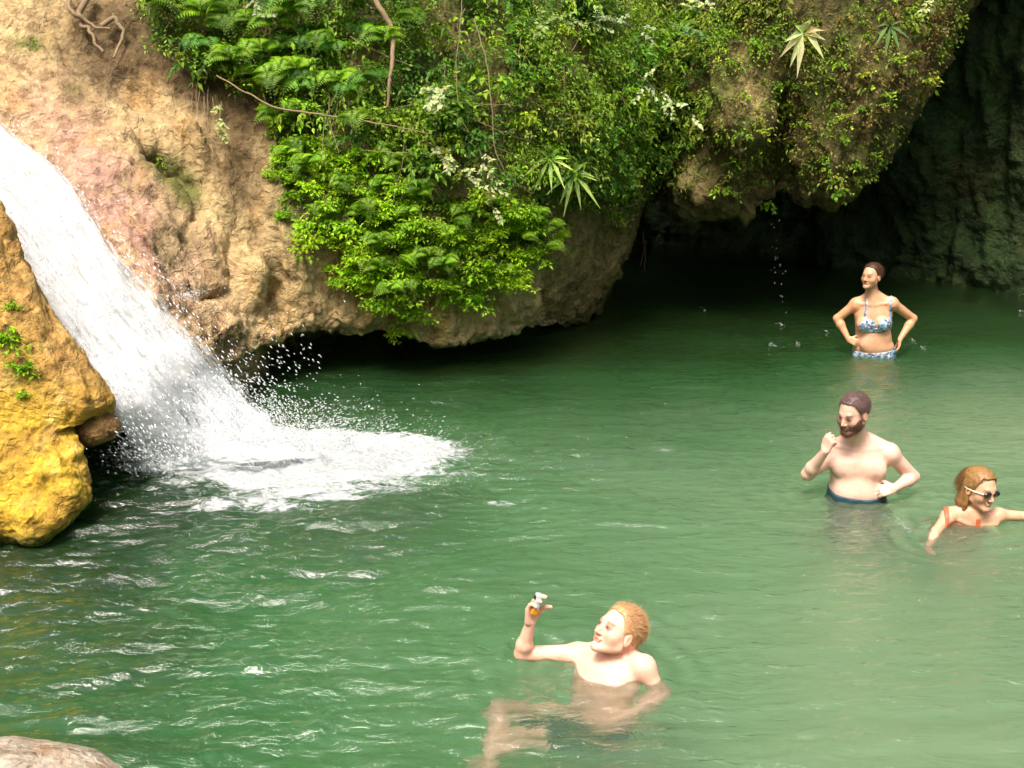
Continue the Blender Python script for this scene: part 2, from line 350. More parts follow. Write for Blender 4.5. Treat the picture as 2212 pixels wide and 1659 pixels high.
def boulder(name, c, r, colfun, label, seed, squash=(1, 1, .7), n=110, **dk):
    th, ph = np.meshgrid(np.linspace(0.02, math.pi - .02, n), np.linspace(0, 2 * math.pi, 2 * n), indexing='ij')
    G = np.stack([np.sin(th) * np.cos(ph), np.sin(th) * np.sin(ph), np.cos(th)], -1) * r * np.array(squash) + np.array(c)
    return build_rock(name, G[:, ::-1], colfun, label, seed=seed, **dk)
def col_knob(P, u, v, d):
    n2 = fbm(P * 8, 4, 120); c = np.broadcast_to(np.array([.36, .21, .08]), P.shape) * (1 + .4 * n2[..., None])
    c = lerp(c, DARKB, np.clip(sstep(225, 150, u) * .7 + .8 * n2, 0, .9)); return np.clip(c, .01, .9)
boulder('rock', at(198, 922, Y=6.95), .15, col_knob, 'small rounded brown rock lodged under the ledge of the yellow rock', 21, (1.15, 1, .75), big=.02, mid=.02, small=.006)
def col_near(P, u, v, d):
    n1 = fbm(P * 5, 4, 130); n2 = fbm(P * 14, 4, 134); c = np.broadcast_to(np.array([.50, .44, .36]), P.shape) * (1 + .25 * n2[..., None])
    c = lerp(c, np.array([.30, .17, .09]), np.clip(1.8 * n1 + .1, 0, .8)); return np.clip(c, .01, .9)
nr_ = at(-50, 1800, z=-.05)
boulder('boulder', nr_, .62, col_near, 'pale wet rock with brown stains in the lower left corner', 25, (1.0, .8, .42), big=.06, mid=.02, small=.006)
# ------------------------------------------------------------------ pool
FALL = at(560, 985, z=0)                         # where the jet lands
def water_material():
    m = new_mat('green_pool_water'); n = N(m); co = n.coords()
    foam_glint = n.attr('foam_glint', 'Fac')
    w1 = n.noise(n.mapped(co, (1.6, 4.2, 1)), 3.2, 5, .6, .8); w2 = n.noise(n.mapped(co, (1, 2.4, 1)), 16, 4, .6, .6)
    h = n.math('ADD', n.math('MULTIPLY', w1, .03), n.math('MULTIPLY', w2, .005))
    b = n.bump(h, 1.0, .8)
    gl = n('ShaderNodeBsdfGlossy', ins={'Roughness': .04, 'Normal': b, 'Color': (1, 1, 1, 1)})
    silt_shade_fac = n.attr('silt_shade', 'Fac')
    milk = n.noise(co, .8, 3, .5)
    dc = n.ramp(n.math('ADD', silt_shade_fac, n.math('MULTIPLY', n.math('SUBTRACT', milk, .5), .22)), [(0, (.022, .050, .012)), (.15, (.045, .14, .045)), (.3, (.08, .185, .075)), (.6, (.19, .26, .165)), (.85, (.29, .32, .205)), (1, (.30, .27, .13))])
    df = n('ShaderNodeBsdfDiffuse', ins={'Color': dc})
    rf = n('ShaderNodeBsdfRefraction', ins={'IOR': 1.33, 'Roughness': 0.0, 'Normal': b, 'Color': (1, 1, 1, 1)})
    body = n('ShaderNodeMixShader', ins={0: .24}); n.t.links.new(rf.outputs[0], body.inputs[1]); n.t.links.new(df.outputs[0], body.inputs[2])
    fr = n('ShaderNodeFresnel', ins={'IOR': 1.44, 'Normal': b})
    mx = n('ShaderNodeMixShader', ins={0: fr}); n.t.links.new(body.outputs[0], mx.inputs[1]); n.t.links.new(gl.outputs[0], mx.inputs[2])
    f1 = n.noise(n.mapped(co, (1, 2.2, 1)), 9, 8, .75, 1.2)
    fm = n.math('MULTIPLY', n.math('SUBTRACT', n.math('ADD', n.math('MULTIPLY', foam_glint, 1.15), n.math('MULTIPLY', f1, 1.5)), 1.32), 4., True)
    fm = n.math('MULTIPLY', fm, n.math('GREATER_THAN', foam_glint, .02))
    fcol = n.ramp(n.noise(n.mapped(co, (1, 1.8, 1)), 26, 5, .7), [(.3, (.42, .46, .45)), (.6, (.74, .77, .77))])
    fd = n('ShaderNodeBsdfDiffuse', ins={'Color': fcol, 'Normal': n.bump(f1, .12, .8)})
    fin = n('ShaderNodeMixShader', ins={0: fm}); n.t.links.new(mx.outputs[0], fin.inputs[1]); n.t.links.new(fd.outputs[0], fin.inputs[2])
    va = n('ShaderNodeVolumeAbsorption', ins={'Color': (.52, .84, .60, 1), 'Density': .48})
    n.out(fin, va); return m
ys = np.concatenate([np.linspace(-4, 3.2, 12), np.linspace(3.3, 8, 330), np.linspace(8.03, 12, 130), np.linspace(12.1, 18, 60)])
xs = np.concatenate([np.linspace(-9, -4.6, 20), np.linspace(-4.5, 5, 520), np.linspace(5.05, 11.5, 60)])
X, Y = np.meshgrid(xs, ys, indexing='ij'); Z0 = np.zeros_like(X); P = np.stack([X, Y, Z0], -1)
r = np.hypot((X - FALL[0]) * .85, Y - FALL[1] - .2); wob = fbm(P * .9, 3, 200) * 1.4 + fbm(P * 2.6, 2, 205) * .35
near = np.exp(-((r - .5) / 3.0) ** 2); leftw = sstep(1.5, -2.2, X + .2 * (Y - 5)) * sstep(9, 6.5, Y)
near = np.exp(-((r - .4) / 1.7) ** 2)
ca, sa = math.cos(.12), math.sin(.12); Q = np.stack([X * ca + Y * sa, -X * sa + Y * ca, Z0], -1); Qw = Q + .12 * np.stack([fbm(P * 1.3, 2, 240), fbm(P * 1.3, 2, 241), Z0], -1)
Z = .004 * np.sin((r + .22 * wob) * 2 * math.pi / .26) * near * sstep(.3, 1.0, r)
amp = .66 + .95 * leftw + .9 * near
Z += amp * (.030 * fbm(Qw * np.array([1.0, 3.4, 1]), 2, 210) + .022 * fbm(Qw * np.array([2.6, 9, 1]), 3, 214) + .009 * fbm(Qw * np.array([6, 21, 1]), 2, 217))
fd_ = np.sqrt(((X - FALL[0] - .15) / 1.25) ** 2 + ((Y - FALL[1] - .02) / .55) ** 2)
for (px_, py_, pr_) in ((1889, 765, .22), (1853, 1072, .24), (2098, 1130, .22), (2000, 1165, .1), (1312, 1445, .26), (1128, 1410, .08), (1280, 1445, .2)):
    pc = at(px_, py_, z=0.); rr = np.hypot(X - pc[0], Y - pc[1]); Z += .010 * np.sin((rr - pr_ + .05 * wob) * 2 * math.pi / .13) * np.exp(-(np.maximum(rr - pr_, 0) / .28) ** 1.3) * (.6 + .8 * fbm(P * 3, 2, 226))
Z += .06 * np.exp(-fd_ ** 2) * (1 + fbm(P * 5, 4, 220) * 2.0) + .03 * np.exp(-(fd_ / 1.6) ** 2) * ridged(P * np.array([3, 6, 1]), 4, 224)
u_, v_, _z = proj(P)
foam_glint = np.clip(1.05 * np.exp(-(np.maximum(fd_ - .35, 0) / .62) ** 2) + .55 * blob(u_, v_, 800, 968, 200, 30) + .52 * blob(u_, v_, 600, 1065, 400, 60) + .20 * blob(u_, v_, 950, 1030, 300, 50) + .35 * fbm(P * np.array([2.2, 5, 1]), 4, 236) * blob(u_, v_, 650, 1010, 420, 110), 0, 1.2)
foam_glint += .36 * sstep(.22, .5, fbm(P * np.array([1.3, 3.4, 1]), 3, 230)) * sstep(10, 8, Y) + .20 * leftw * sstep(.05, .5, fbm(P * np.array([1.8, 9, 1]), 3, 233))  # sky glints mid-pool and pale reflection streaks at left, painted as foam
silt_shade = np.clip(.36 + .30 * sstep(700, 1900, u_) * sstep(800, 1150, v_) - .26 * sstep(800, 250, u_) - .50 * sstep(960, 680, v_) + .50 * blob(u_, v_, 2200, 860, 500, 120) + .14 * fbm(P * .7, 3, 250), 0, 1)  # silt paler at right; dim light and dark reflections near the cave painted in
nx, ny = X.shape
top = np.stack([X, Y, Z], -1).reshape(-1, 3)
tv = len(top); bt = np.array([[xs[0], ys[0], -2.6], [xs[-1], ys[0], -2.6], [xs[-1], ys[-1], -2.6], [xs[0], ys[-1], -2.6]])
V = np.concatenate([top, bt]); q = grid_faces(nx, ny)
e0 = [i * ny for i in range(nx)]; e1 = [(nx - 1) * ny + j for j in range(ny)]; e2 = [i * ny + ny - 1 for i in range(nx)][::-1]; e3 = [j for j in range(ny)][::-1]
side = [f[:, ::-1] for f in [np.array([[tv + 1, tv] + e0]), np.array([[tv + 2, tv + 1] + e1]), np.array([[tv + 3, tv + 2] + e2]), np.array([[tv, tv + 3] + e3]), np.array([[tv, tv + 1, tv + 2, tv + 3]])]]
pad = np.zeros(4)
water = mesh_from('pool_water', V, [q] + side, water_material(), attrs={'foam_glint': np.concatenate([foam_glint.ravel(), pad]), 'silt_shade': np.concatenate([silt_shade.ravel(), pad])})
tag(water, 'rippled milky green water of the pool', None, None, 'structure')

def bed_material():
    m = new_mat('pool_bed_silt'); n = N(m); co = n.coords(); a = n.noise(co, 1.4, 5, .6); sh = n.attr('silt_shade', 'Fac')
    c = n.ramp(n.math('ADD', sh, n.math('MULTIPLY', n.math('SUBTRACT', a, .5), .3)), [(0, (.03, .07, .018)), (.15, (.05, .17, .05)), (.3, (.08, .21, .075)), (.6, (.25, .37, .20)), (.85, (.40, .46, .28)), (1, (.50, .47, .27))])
    n.out(n('ShaderNodeBsdfPrincipled', ins={'Base Color': c, 'Roughness': .9})); return m
gx = np.concatenate([np.linspace(-60, -9, 20), np.linspace(-8.5, 12, 120), np.linspace(13, 60, 20)]); gy = np.concatenate([np.linspace(-60, -1, 20), np.linspace(-.5, 18, 120), np.linspace(19, 60, 20)])
xb, yb = np.meshgrid(gx, gy, indexing='ij')
Pb = np.stack([xb, yb, 0 * xb], -1)
inpool = sstep(7, 4.5, np.abs(xb)) * sstep(16, 13, yb) * sstep(1.2, 3.4, yb)
zb = -1.25 + .12 * fbm(Pb * .8, 3, 300) + .35 * sstep(1, 5, xb) * inpool
zb = zb + (1 - inpool) * 1.2 * sstep(16, 40, np.hypot(xb, yb - 8))
zb = np.where((yb < 1.6) & (np.abs(xb) < 60), np.minimum(zb + sstep(3.6, 1.2, yb) * 2.1, 1.15), zb)
ub, vb, zc_b = proj(np.stack([xb, np.maximum(yb, 2.5), 0 * xb], -1))
shb = np.clip(.36 + .30 * sstep(700, 1900, ub) * sstep(800, 1150, vb) - .26 * sstep(800, 250, ub) - .50 * sstep(960, 680, vb) + .50 * blob(ub, vb, 2200, 860, 500, 120), 0, 1)  # bed repeats the water's silt tone and its painted dimness by the cave
bed = mesh_from('ground', np.stack([xb, yb, zb], -1).reshape(-1, 3), grid_faces(160, 160), bed_material(), attrs={'silt_shade': shb.ravel()})
tag(bed, 'silty pool bed and surrounding ground', None, None, 'structure')
# ------------------------------------------------------------------ leaves
def leaf_material(name, tint=(1, 1, 1), gloss=.35, trans=.42):
    m = new_mat(name); n = N(m); co = n.coords(); col = n.attr('col')
    oi = n.t.nodes.new('ShaderNodeObjectInfo')
    v = n.ramp(oi.outputs['Random'], [(0, (.62, .72, .6)), (.5, (1, 1, 1)), (1, (1.35, 1.2, .9))])
    c = n.mix(1., col, v, 'MULTIPLY'); c = n.mix(1., c, tint, 'MULTIPLY')
    c = n.mix(.5, c, n.ramp(n.noise(co, 14, 3), [(.3, (.6, .62, .6)), (.7, (1.35, 1.3, 1.2))]), 'MULTIPLY')
    p = n('ShaderNodeBsdfPrincipled', ins={'Base Color': c, 'Roughness': .48}); p.inputs['Specular IOR Level'].default_value = gloss
    t = n('ShaderNodeBsdfTranslucent', ins={'Color': n.mix(1., c, (1.1, 1.25, .6), 'MULTIPLY')})
    x = n('ShaderNodeMixShader', ins={0: trans}); n.t.links.new(p.outputs[0], x.inputs[1]); n.t.links.new(t.outputs[0], x.inputs[2])
    n.out(x); return m
M_LEAF = leaf_material('green_leaf'); 
def bark_material():
    m = new_mat('twig_bark'); n = N(m); c = n.mix(n.noise(n.coords(), 20, 4), (.10, .06, .03), (.30, .21, .11))
    n.out(n('ShaderNodeBsdfPrincipled', ins={'Base Color': c, 'Roughness': .8})); return m
M_BARK = bark_material()
def unit(a): return a / (np.linalg.norm(a, axis=-1, keepdims=True) + 1e-9)
class Leaves:
    def __init__(s): s.B, s.D, s.N, s.L, s.W, s.C, s.K = [], [], [], [], [], [], []
    def add(s, B, D, Nn, L, Wd, C, droop=.15):
        B = np.atleast_2d(B); k = len(B)
        for lst, x, w in ((s.B, B, 3), (s.D, D, 3), (s.N, Nn, 3), (s.L, L, 1), (s.W, Wd, 1), (s.C, C, 3), (s.K, droop, 1)):
            lst.append(np.broadcast_to(np.asarray(x, float).reshape((-1, w)) if np.ndim(x) else np.full((1, w), float(x)), (k, w)))
    def mesh(s):
        B, D, Nn, L, Wd, C, K = [np.concatenate(x) for x in (s.B, s.D, s.N, s.L, s.W, s.C, s.K)]
        D = unit(D); S = unit(np.cross(D, Nn)); Nn = unit(np.cross(S, D)); dn = np.array([0, 0, -1.])
        c = B + D * L * .45 + Nn * Wd * .12 * 0 + dn * L * K * .25
        l = B + D * L * .42 - S * Wd * .5 + Nn * Wd * .18 + dn * L * K * .22; r_ = B + D * L * .42 + S * Wd * .5 + Nn * Wd * .18 + dn * L * K * .22
        t = B + D * L + dn * L * K
        V = np.stack([B, l, c, r_, t], 1).reshape(-1, 3); n = len(B); o = np.arange(n)[:, None] * 5
        Fc = np.concatenate([o + [0, 2, 1], o + [0, 3, 2], o + [1, 2, 4], o + [2, 3, 4]])
        return V, Fc, np.repeat(C, 5, 0)
def tube(pts, rad, k=6):
    pts = np.asarray(pts, float); n = len(pts); rad = np.broadcast_to(rad, (n,)); T = unit(np.gradient(pts, axis=0))
    a = np.where(np.abs(T[:, 2:3]) > .9, np.array([[1., 0, 0]]), np.array([[0, 0, 1.]])); U = unit(np.cross(T, a)); Wv = np.cross(T, U)
    an = np.linspace(0, 2 * math.pi, k, endpoint=False)
    V = pts[:, None] + rad[:, None, None] * (U[:, None] * np.cos(an)[None, :, None] + Wv[:, None] * np.sin(an)[None, :, None])
    i = np.arange((n - 1) * k); r_, c = i // k, i % k
    return V.reshape(-1, 3), np.stack([r_ * k + c, r_ * k + (c + 1) % k, (r_ + 1) * k + (c + 1) % k, (r_ + 1) * k + c], 1)
def merge(ps):
    V, Fq, Ft, o = [], [], [], 0
    for v, f in ps:
        V.append(v); f = np.asarray(f) + o; (Fq if f.shape[1] == 4 else Ft).append(f); o += len(v)
    return np.concatenate(V), [np.concatenate(x) for x in (Fq, Ft) if x]

LIME = np.array([.30, .50, .012]); MID = np.array([.18, .32, .02]); DEEP = np.array([.055, .145, .012]); PALE = np.array([.50, .58, .34]); YG = np.array([.30, .44, .03]); OLV = np.array([.24, .30, .04])
def jit(c, n, a=.22): return np.clip(c * (1 + rng.normal(0, a, (n, 1))) * (1 + rng.normal(0, .07, (n, 3))), .004, .9)

# every prototype grows from the origin: out of the cliff is -y, up is +z
def proto_maidenhair(sz, col, nf=18):
    lv = Leaves(); st = []
    for k in range(nf):
        a = rng.uniform(-1.35, 1.35); el = rng.uniform(-.5, .9); L = sz * rng.uniform(.45, 1.)
        d = np.array([math.sin(a) * math.cos(el), -math.cos(a) * math.cos(el) * .8, math.sin(el) * .8]); t = np.linspace(0, 1, 7)[:, None]
        pts = d * L * t * .8 + np.array([0, 0, -1.]) * L * .55 * t ** 2
        st.append(tube(pts, .0018, 3)); tip = pts[-1]; n = rng.integers(16, 24)
        side = unit(np.cross(d, [0, 0, 1.])); f = unit(d * [1, 1, .15]); r1 = rng.uniform(-1, 1, n) * L * .34; r2 = rng.uniform(-.55, .45, n) * L * .5
        B = tip + side * r1[:, None] + f * r2[:, None] + np.array([0, 0, 1.]) * (rng.normal(0, .012, n) - .25 * np.abs(r1))[:, None]
        dd = unit(side * r1[:, None] * 4 + f * .4 + rng.normal(0, .3, (n, 3)))
        lv.add(B, dd, np.array([0, -.35, 1.]) + rng.normal(0, .28, (n, 3)), rng.uniform(.018, .048, n)[:, None], rng.uniform(.014, .030, n)[:, None], jit(col, n), .2)
    return lv, st
def proto_fern(L, col, nf=6, spread=1.2, npin=15, droop=.8, lift=.5):
    """broad feathery fronds"""
    fr = []
    for k in range(nf):
        lv = Leaves(); a = rng.uniform(-spread, spread); l = L * rng.uniform(.75, 1.05)
        d = unit(np.array([math.sin(a), -math.cos(a) * .8, lift + rng.uniform(-.2, .4)])); t = np.linspace(0, 1, 14)[:, None]
        pts = d * l * t + np.array([0, 0, -1.]) * l * droop * t ** 2.2
        tt = np.linspace(.14, .98, npin); c = np.stack([np.interp(tt, t[:, 0], pts[:, i]) for i in range(3)], 1); T = unit(np.gradient(c, axis=0))
        side = unit(np.cross(T, np.array([0, -.5, 1.]))); nn = np.cross(side, T); w = l * .34 * np.sin(np.clip(tt * 1.05 + .12, 0, 1) ** .75 * math.pi) ** .8 * (1.15 - .6 * tt) + .01
        for s in (-1, 1):
            lv.add(c, side * s + T * .42, nn, w[:, None], (w * .22 + .004)[:, None], jit(col, npin, .12), .22)
        fr.append((lv, [tube(pts, np.linspace(.003, .001, 14), 4)]))
    return fr
def proto_smallleaf(sz, col, n=70, ll=.035, wl=.02, stems=7):
    lv = Leaves(); st = []
    for k in range(stems):
        a = rng.uniform(-1.3, 1.3); L = sz * rng.uniform(.5, 1.); d = unit(np.array([math.sin(a), -math.cos(a) * .8, rng.uniform(-.7, .9)])); t = np.linspace(0, 1, 7)[:, None]
        pts = d * L * t + np.array([0, 0, -1.]) * L * .4 * t ** 2 + np.cumsum(rng.normal(0, .008, (7, 3)), 0); st.append(tube(pts, .0022, 3))
        m = max(4, n // stems); q = rng.uniform(.15, 1, m); B = np.stack([np.interp(q, t[:, 0], pts[:, i]) for i in range(3)], 1) + rng.normal(0, .006, (m, 3))
        lv.add(B, rng.normal(0, .75, (m, 3)) + d * .6 + [0, -.2, -.15], np.array([0, -.5, .9]) + rng.normal(0, .45, (m, 3)), rng.uniform(.7, 1.25, m)[:, None] * ll, rng.uniform(.8, 1.2, m)[:, None] * wl, jit(col, m), .3)
    return lv, st
def proto_rosette(L, wd, col, n=11, up=.35, droop=.45):
    lv = Leaves(); a = np.linspace(0, 2 * math.pi, n, endpoint=False) + rng.normal(0, .15, n); l = L * rng.uniform(.75, 1.1, n)
    el = rng.uniform(0, .5, n); X_ = np.stack([np.cos(a) * np.cos(el), -np.sin(el) * .6 - .25, np.sin(a) * np.cos(el) + up * .3], 1)
    lv.add(np.zeros((n, 3)) + rng.normal(0, .006, (n, 3)), X_, np.array([0, -1., .6]) + rng.normal(0, .15, (n, 3)), l[:, None], np.full((n, 1), wd), jit(col, n, .12), droop)
    t = np.linspace(0, 1, 6)[:, None]; return lv, [tube(np.array([0, .22, -.12]) * (1 - t), .005, 5)]
def proto_branch(L, col, dirv, n=90, ll=.05, wl=.032, twigs=9, spread=.35):
    lv = Leaves(); st = []; d = unit(np.array(dirv, float)); t = np.linspace(0, 1, 12)[:, None]
    main = d * L * t + np.array([0, 0, -1.]) * L * .18 * t ** 2 + np.cumsum(rng.normal(0, .007, (12, 3)), 0); st.append(tube(main, np.linspace(.006, .002, 12), 5))
    for k in range(twigs):
        q = rng.uniform(.15, 1); b = np.array([np.interp(q, t[:, 0], main[:, i]) for i in range(3)]); dd = unit(d * .6 + rng.normal(0, .6, 3)); l = L * spread * rng.uniform(.5, 1)
        pts = b + dd * l * t[::2] + np.array([0, 0, -1.]) * l * .15 * t[::2] ** 2; st.append(tube(pts, .002, 3)); m = n // twigs
        s = np.linspace(.2, 1, m); B = np.stack([np.interp(s, t[::2, 0], pts[:, i]) for i in range(3)], 1)
        sd_ = unit(np.cross(dd, [0, -.3, 1.])) * np.where(np.arange(m) % 2, 1, -1)[:, None]
        lv.add(B, sd_ + dd * .5 + rng.normal(0, .3, (m, 3)), np.array([0, -.5, .9]) + rng.normal(0, .35, (m, 3)), rng.uniform(.7, 1.2, m)[:, None] * ll, rng.uniform(.8, 1.2, m)[:, None] * wl, jit(col, m, .14), .15)
    return lv, st
def lmesh(name, lv, st=(), parent=None, link=True):
    """leaves and their thin stems in one mesh"""
    V, Fc, C = lv.mesh()
    if st:
        sv, sf = merge(st); k = len(V); V = np.concatenate([V, sv]); C = np.concatenate([C, np.broadcast_to([.10, .09, .03], (len(sv), 3))])
        fl = [Fc] + [f + k for f in sf]
    else: fl = [Fc]
    return mesh_from(name, V, fl, M_LEAF, smooth=False, cols=C, parent=parent)
def clone(o, parent=None):
    c = o.copy(); COL.objects.link(c); c.parent = parent
    for ch in o.children: clone(ch, c)
    return c
def on_rock(names, u, v):
    best = None
    for nm in names:
        G2, NN, uu, vv = ROCKS[nm]; w = (uu - u) ** 2 + (vv - v) ** 2; zc = G2[..., 1]
        cost = w + np.where(w < 200, (zc - 5) * 60, 1e5); i = np.unravel_index(np.argmin(cost), cost.shape)
        if best is None or cost[i] < best[0]: best = (cost[i], G2[i], NN[i])
    return best[1], best[2]
BOTH = ['cliff', 'overhanging_rock']
used = {}
def place(proto, u, v, label, group=None, cat='plant', off=.03, scale=1., yaw=None, roll=0., rocks=BOTH, pos=None):
    p, nn = on_rock(rocks, u, v) if pos is None else (pos, np.array([0, -1., 0]))
    if nn[1] > 0: nn = -nn
    if proto.name in used: o = clone(proto)
    else: o = proto; used[proto.name] = 1
    o.location = p + nn * off
    yw = (math.atan2(nn[0], -nn[1]) * .6 * -1 + rng.normal(0, .25)) if yaw is None else yaw
    o.rotation_euler = (0, roll, -yw if yaw is None else yaw); o.scale = (scale,) * 3
    tag(o, label, cat, group); return o
MARKS = [(565, 205, 'the long bare branch\'s left half'), (810, 265, 'the long bare branch\'s right end'), (845, 120, 'the upright brown trunk'), (1165, 365, 'the lance-leaf plants'), (1270, 165, 'the pale drooping branch'), (1722, 62, 'the broad-leaf whorl'),
         (1600, 245, 'the bare tan knob'), (1808, 412, 'the round bright tuft'), (1660, 430, 'the dangling creeper'), (1510, 400, 'the lowest rock lobe'), (960, 600, 'the fern bank\'s lower edge'), (640, 400, 'the fern bank\'s left edge'), (1160, 520, 'the cliff corner'), (900, 430, 'the fern bank\'s middle'),
         (1030, 290, 'the pale twiggy plant'), (500, 75, 'the highest broad fern'), (1200, 90, 'the top pale branch'), (1900, 200, 'the dark cave edge'), (1335, 415, 'the heart-leaved creeper'), (1430, 150, 'the looping vine'), (740, 480, 'the hanging brown roots'), (1000, 60, 'the thin straight vine'), (340, 90, 'the gnarled roots'), (1060, 420, 'the trailing pale vine')]
taken = {}
def where(u, v, kind):
    for d2, (a, b, nm) in sorted(((u - m[0]) ** 2 + (v - m[1]) ** 2, m) for m in MARKS)[:6]:
        dx, dy = u - a, v - b; an = math.degrees(math.atan2(-dy, dx)) % 360; d = math.sqrt(d2)
        dr = ['right of', 'above and right of', 'above', 'above and left of', 'left of', 'below and left of', 'below', 'below and right of'][int((an + 22.5) // 45) % 8]
        far = 'just ' if d < 40 else '' if d < 85 else 'further ' if d < 150 else 'far '
        t = '%s %s%s %s' % (kind, far, dr, nm)
        if t not in taken: break
    taken[t] = 1; return t
def inpoly(u, v, poly):
    u = np.asarray(u, float); v = np.asarray(v, float); c = np.zeros(np.shape(u), bool); j = len(poly) - 1
    for i in range(len(poly)):
        (x1, y1), (x2, y2) = poly[i], poly[j]
        c ^= ((y1 > v) != (y2 > v)) & (u < (x2 - x1) * (v - y1) / (y2 - y1 + 1e-9) + x1); j = i
    return c
def spots(poly, n, mind):
    poly = np.array(poly, float); lo, hi = poly.min(0), poly.max(0); out = []
    for _ in range(n * 60):
        if len(out) >= n: break
        p = rng.uniform(lo, hi)
        if inpoly(p[0], p[1], poly) and all((p[0] - q[0]) ** 2 + (p[1] - q[1]) ** 2 > mind ** 2 for q in out): out.append(p)
    return sorted(out, key=lambda q: q[1])

FERNBANK = [(590, 265), (700, 300), (800, 330), (880, 400), (1000, 430), (1060, 400), (1165, 425), (1168, 510), (1110, 560), (1060, 590), (960, 600), (890, 630), (820, 610), (760, 530), (700, 470), (640, 420), (600, 340)]
UPPER = [(300, -40), (1420, -40), (1440, 200), (1400, 330), (1300, 400), (1190, 385), (1060, 400), (880, 360), (760, 300), (600, 240), (520, 200), (420, 150), (340, 110)]
DENSE2 = [(1420, -40), (1700, -40), (1660, 120), (1560, 170), (1520, 300), (1440, 350), (1400, 250)]
SPARSE2 = [(1560, -40), (2100, -60), (2040, 120), (1960, 260), (1890, 370), (1840, 400), (1700, 405), (1520, 425), (1440, 400), (1440, 330), (1640, 120)]
RIGHT1 = [(1190, 330), (1400, 280), (1400, 420), (1340, 470), (1200, 420)]

# undergrowth: one mass of small leaves that nobody could count, standing a little off the rock
def undergrowth():
    lv = Leaves()
    for nm, poly, n, thick, cols in (('cliff', UPPER, 44000, .30, (DEEP, MID, YG * .8, OLV, MID * 1.2)), ('cliff', FERNBANK, 7000, .10, (LIME * .6, DEEP, MID * .7, DEEP)),
                                      ('cliff', RIGHT1, 3500, .10, (DEEP, MID, OLV)), ('overhanging_rock', DENSE2, 9000, .16, (MID, DEEP, MID * 1.3, OLV)), ('overhanging_rock', SPARSE2, 11000, .08, (OLV, MID, DEEP, MID, np.array([.16, .11, .03])))):
        G2, NN, uu, vv = ROCKS[nm]; ok = inpoly(uu, vv, poly) & (NN[..., 1] < .45); idx = np.argwhere(ok)
        P = G2[ok]; Nn = NN[ok]
        clump = fbm(P * 2.6, 3, 400); g = np.clip(.62 + 1.5 * clump, .02, 1) ** 1.6; k = rng.choice(len(P), n, p=g / g.sum())
        p, q = P[k] + rng.normal(0, .02, (n, 3)), Nn[k]; h = rng.beta(1.3, 1.8, n)[:, None] * thick * (.4 + 1.1 * np.clip(.5 + clump[k] * 1.6, 0, 1))[:, None]
        p = p + q * h + np.array([0, -.1, -.15]) * h
        sel = (fbm(P[k] * 3.3, 2, 410) * 2.2 + .5 + rng.normal(0, .18, n)) * len(cols); sel = np.clip(sel, 0, len(cols) - 1).astype(int)
        c = np.array(cols)[sel] * (1 + rng.normal(0, .22, (n, 1)))
        s = rng.uniform(.6, 1.3, n)[:, None] * (1 + .5 * (fbm(P[k] * 1.9, 2, 415) > .15))[:, None]
        lv.add(p, q * .5 + rng.normal(0, .6, (n, 3)) + [0, -.2, -.35], q * .6 + np.array([0, -.3, .6]) + rng.normal(0, .5, (n, 3)), .034 * s, .018 * s, np.clip(c, .004, 1), .2)
    o = lmesh('undergrowth', lv); tag(o, 'small dark and mid green leaves covering the upper cliff', None, None, 'stuff')
undergrowth()

# prototypes
def single(name, r): return lmesh(name, r[0], r[1])
def multi(name, frs):
    e = empty(name)
    for lv, st in frs: lmesh('frond', lv, st, e)
    return e
maid = [single('maidenhair_fern', proto_maidenhair(.26, LIME * f, 18)) for f in (1., .8, 1.15, .9)]
ferns_hi = [multi('hanging_fern', proto_fern(.42, np.array([.20, .37, .02]) * f, 5)) for f in (1, .75, 1.2)]
ferns_dk = [multi('hanging_fern', proto_fern(.40, DEEP * 1.5 * f, 6)) for f in (1, 1.5)]
smalls = [single('leafy_plant', proto_smallleaf(.24, c, 84, a, b)) for c, a, b in ((MID * 1.3, .04, .022), (OLV * 1.3, .035, .02), (MID, .05, .03), (YG * .8, .035, .022), (DEEP * 1.8, .05, .03), (np.array([.10, .22, .03]), .045, .018))]
creep = [single('small_creeper', proto_smallleaf(.14, c, 40, a, b, 5)) for c, a, b in ((OLV * 1.2, .03, .022), (MID * 1.4, .028, .02), (np.array([.22, .17, .05]), .03, .015), (YG, .032, .026))]

for i, (u, v) in enumerate(spots(FERNBANK, 110, 21) + [np.array(p, float) for p in ((612, 250), (596, 370), (625, 450), (680, 500), (742, 560), (770, 600), (905, 655), (860, 668), (1000, 615), (1090, 590), (1172, 460), (1120, 420), (1160, 545), (820, 645), (960, 630))]):
    place(maid[i % 4], u, v, where(u, v, 'bright lime green maidenhair fern'), 'maidenhair ferns of the fern bank', 'fern', off=rng.uniform(.0, .2), scale=rng.uniform(.45, 1.15))
for i, (u, v) in enumerate(spots(UPPER, 125, 32)):
    s = smalls[rng.integers(0, 6)] if u > 820 or v > 200 else smalls[(0, 2, 4)[i % 3]]
    place(s, u, v, where(u, v, 'green leafy plant'), 'leafy plants on the upper cliff', off=.24, scale=rng.uniform(.8, 1.5))
for i, (u, v) in enumerate(spots(RIGHT1, 14, 24)):
    place(smalls[(1, 0, 4)[i % 3]], u, v, where(u, v, 'small green leafy plant'), 'leafy plants on the right shoulder of the cliff', off=.03, scale=rng.uniform(.5, .8))
for i, (u, v) in enumerate(spots(DENSE2, 36, 26)):
    place(smalls[(0, 5, 3, 1)[i % 4]], u, v, where(u, v, 'green plant on the overhanging rock'), 'leafy plants on the overhanging rock', off=.06, scale=rng.uniform(.6, 1.05), rocks=BOTH[1:])
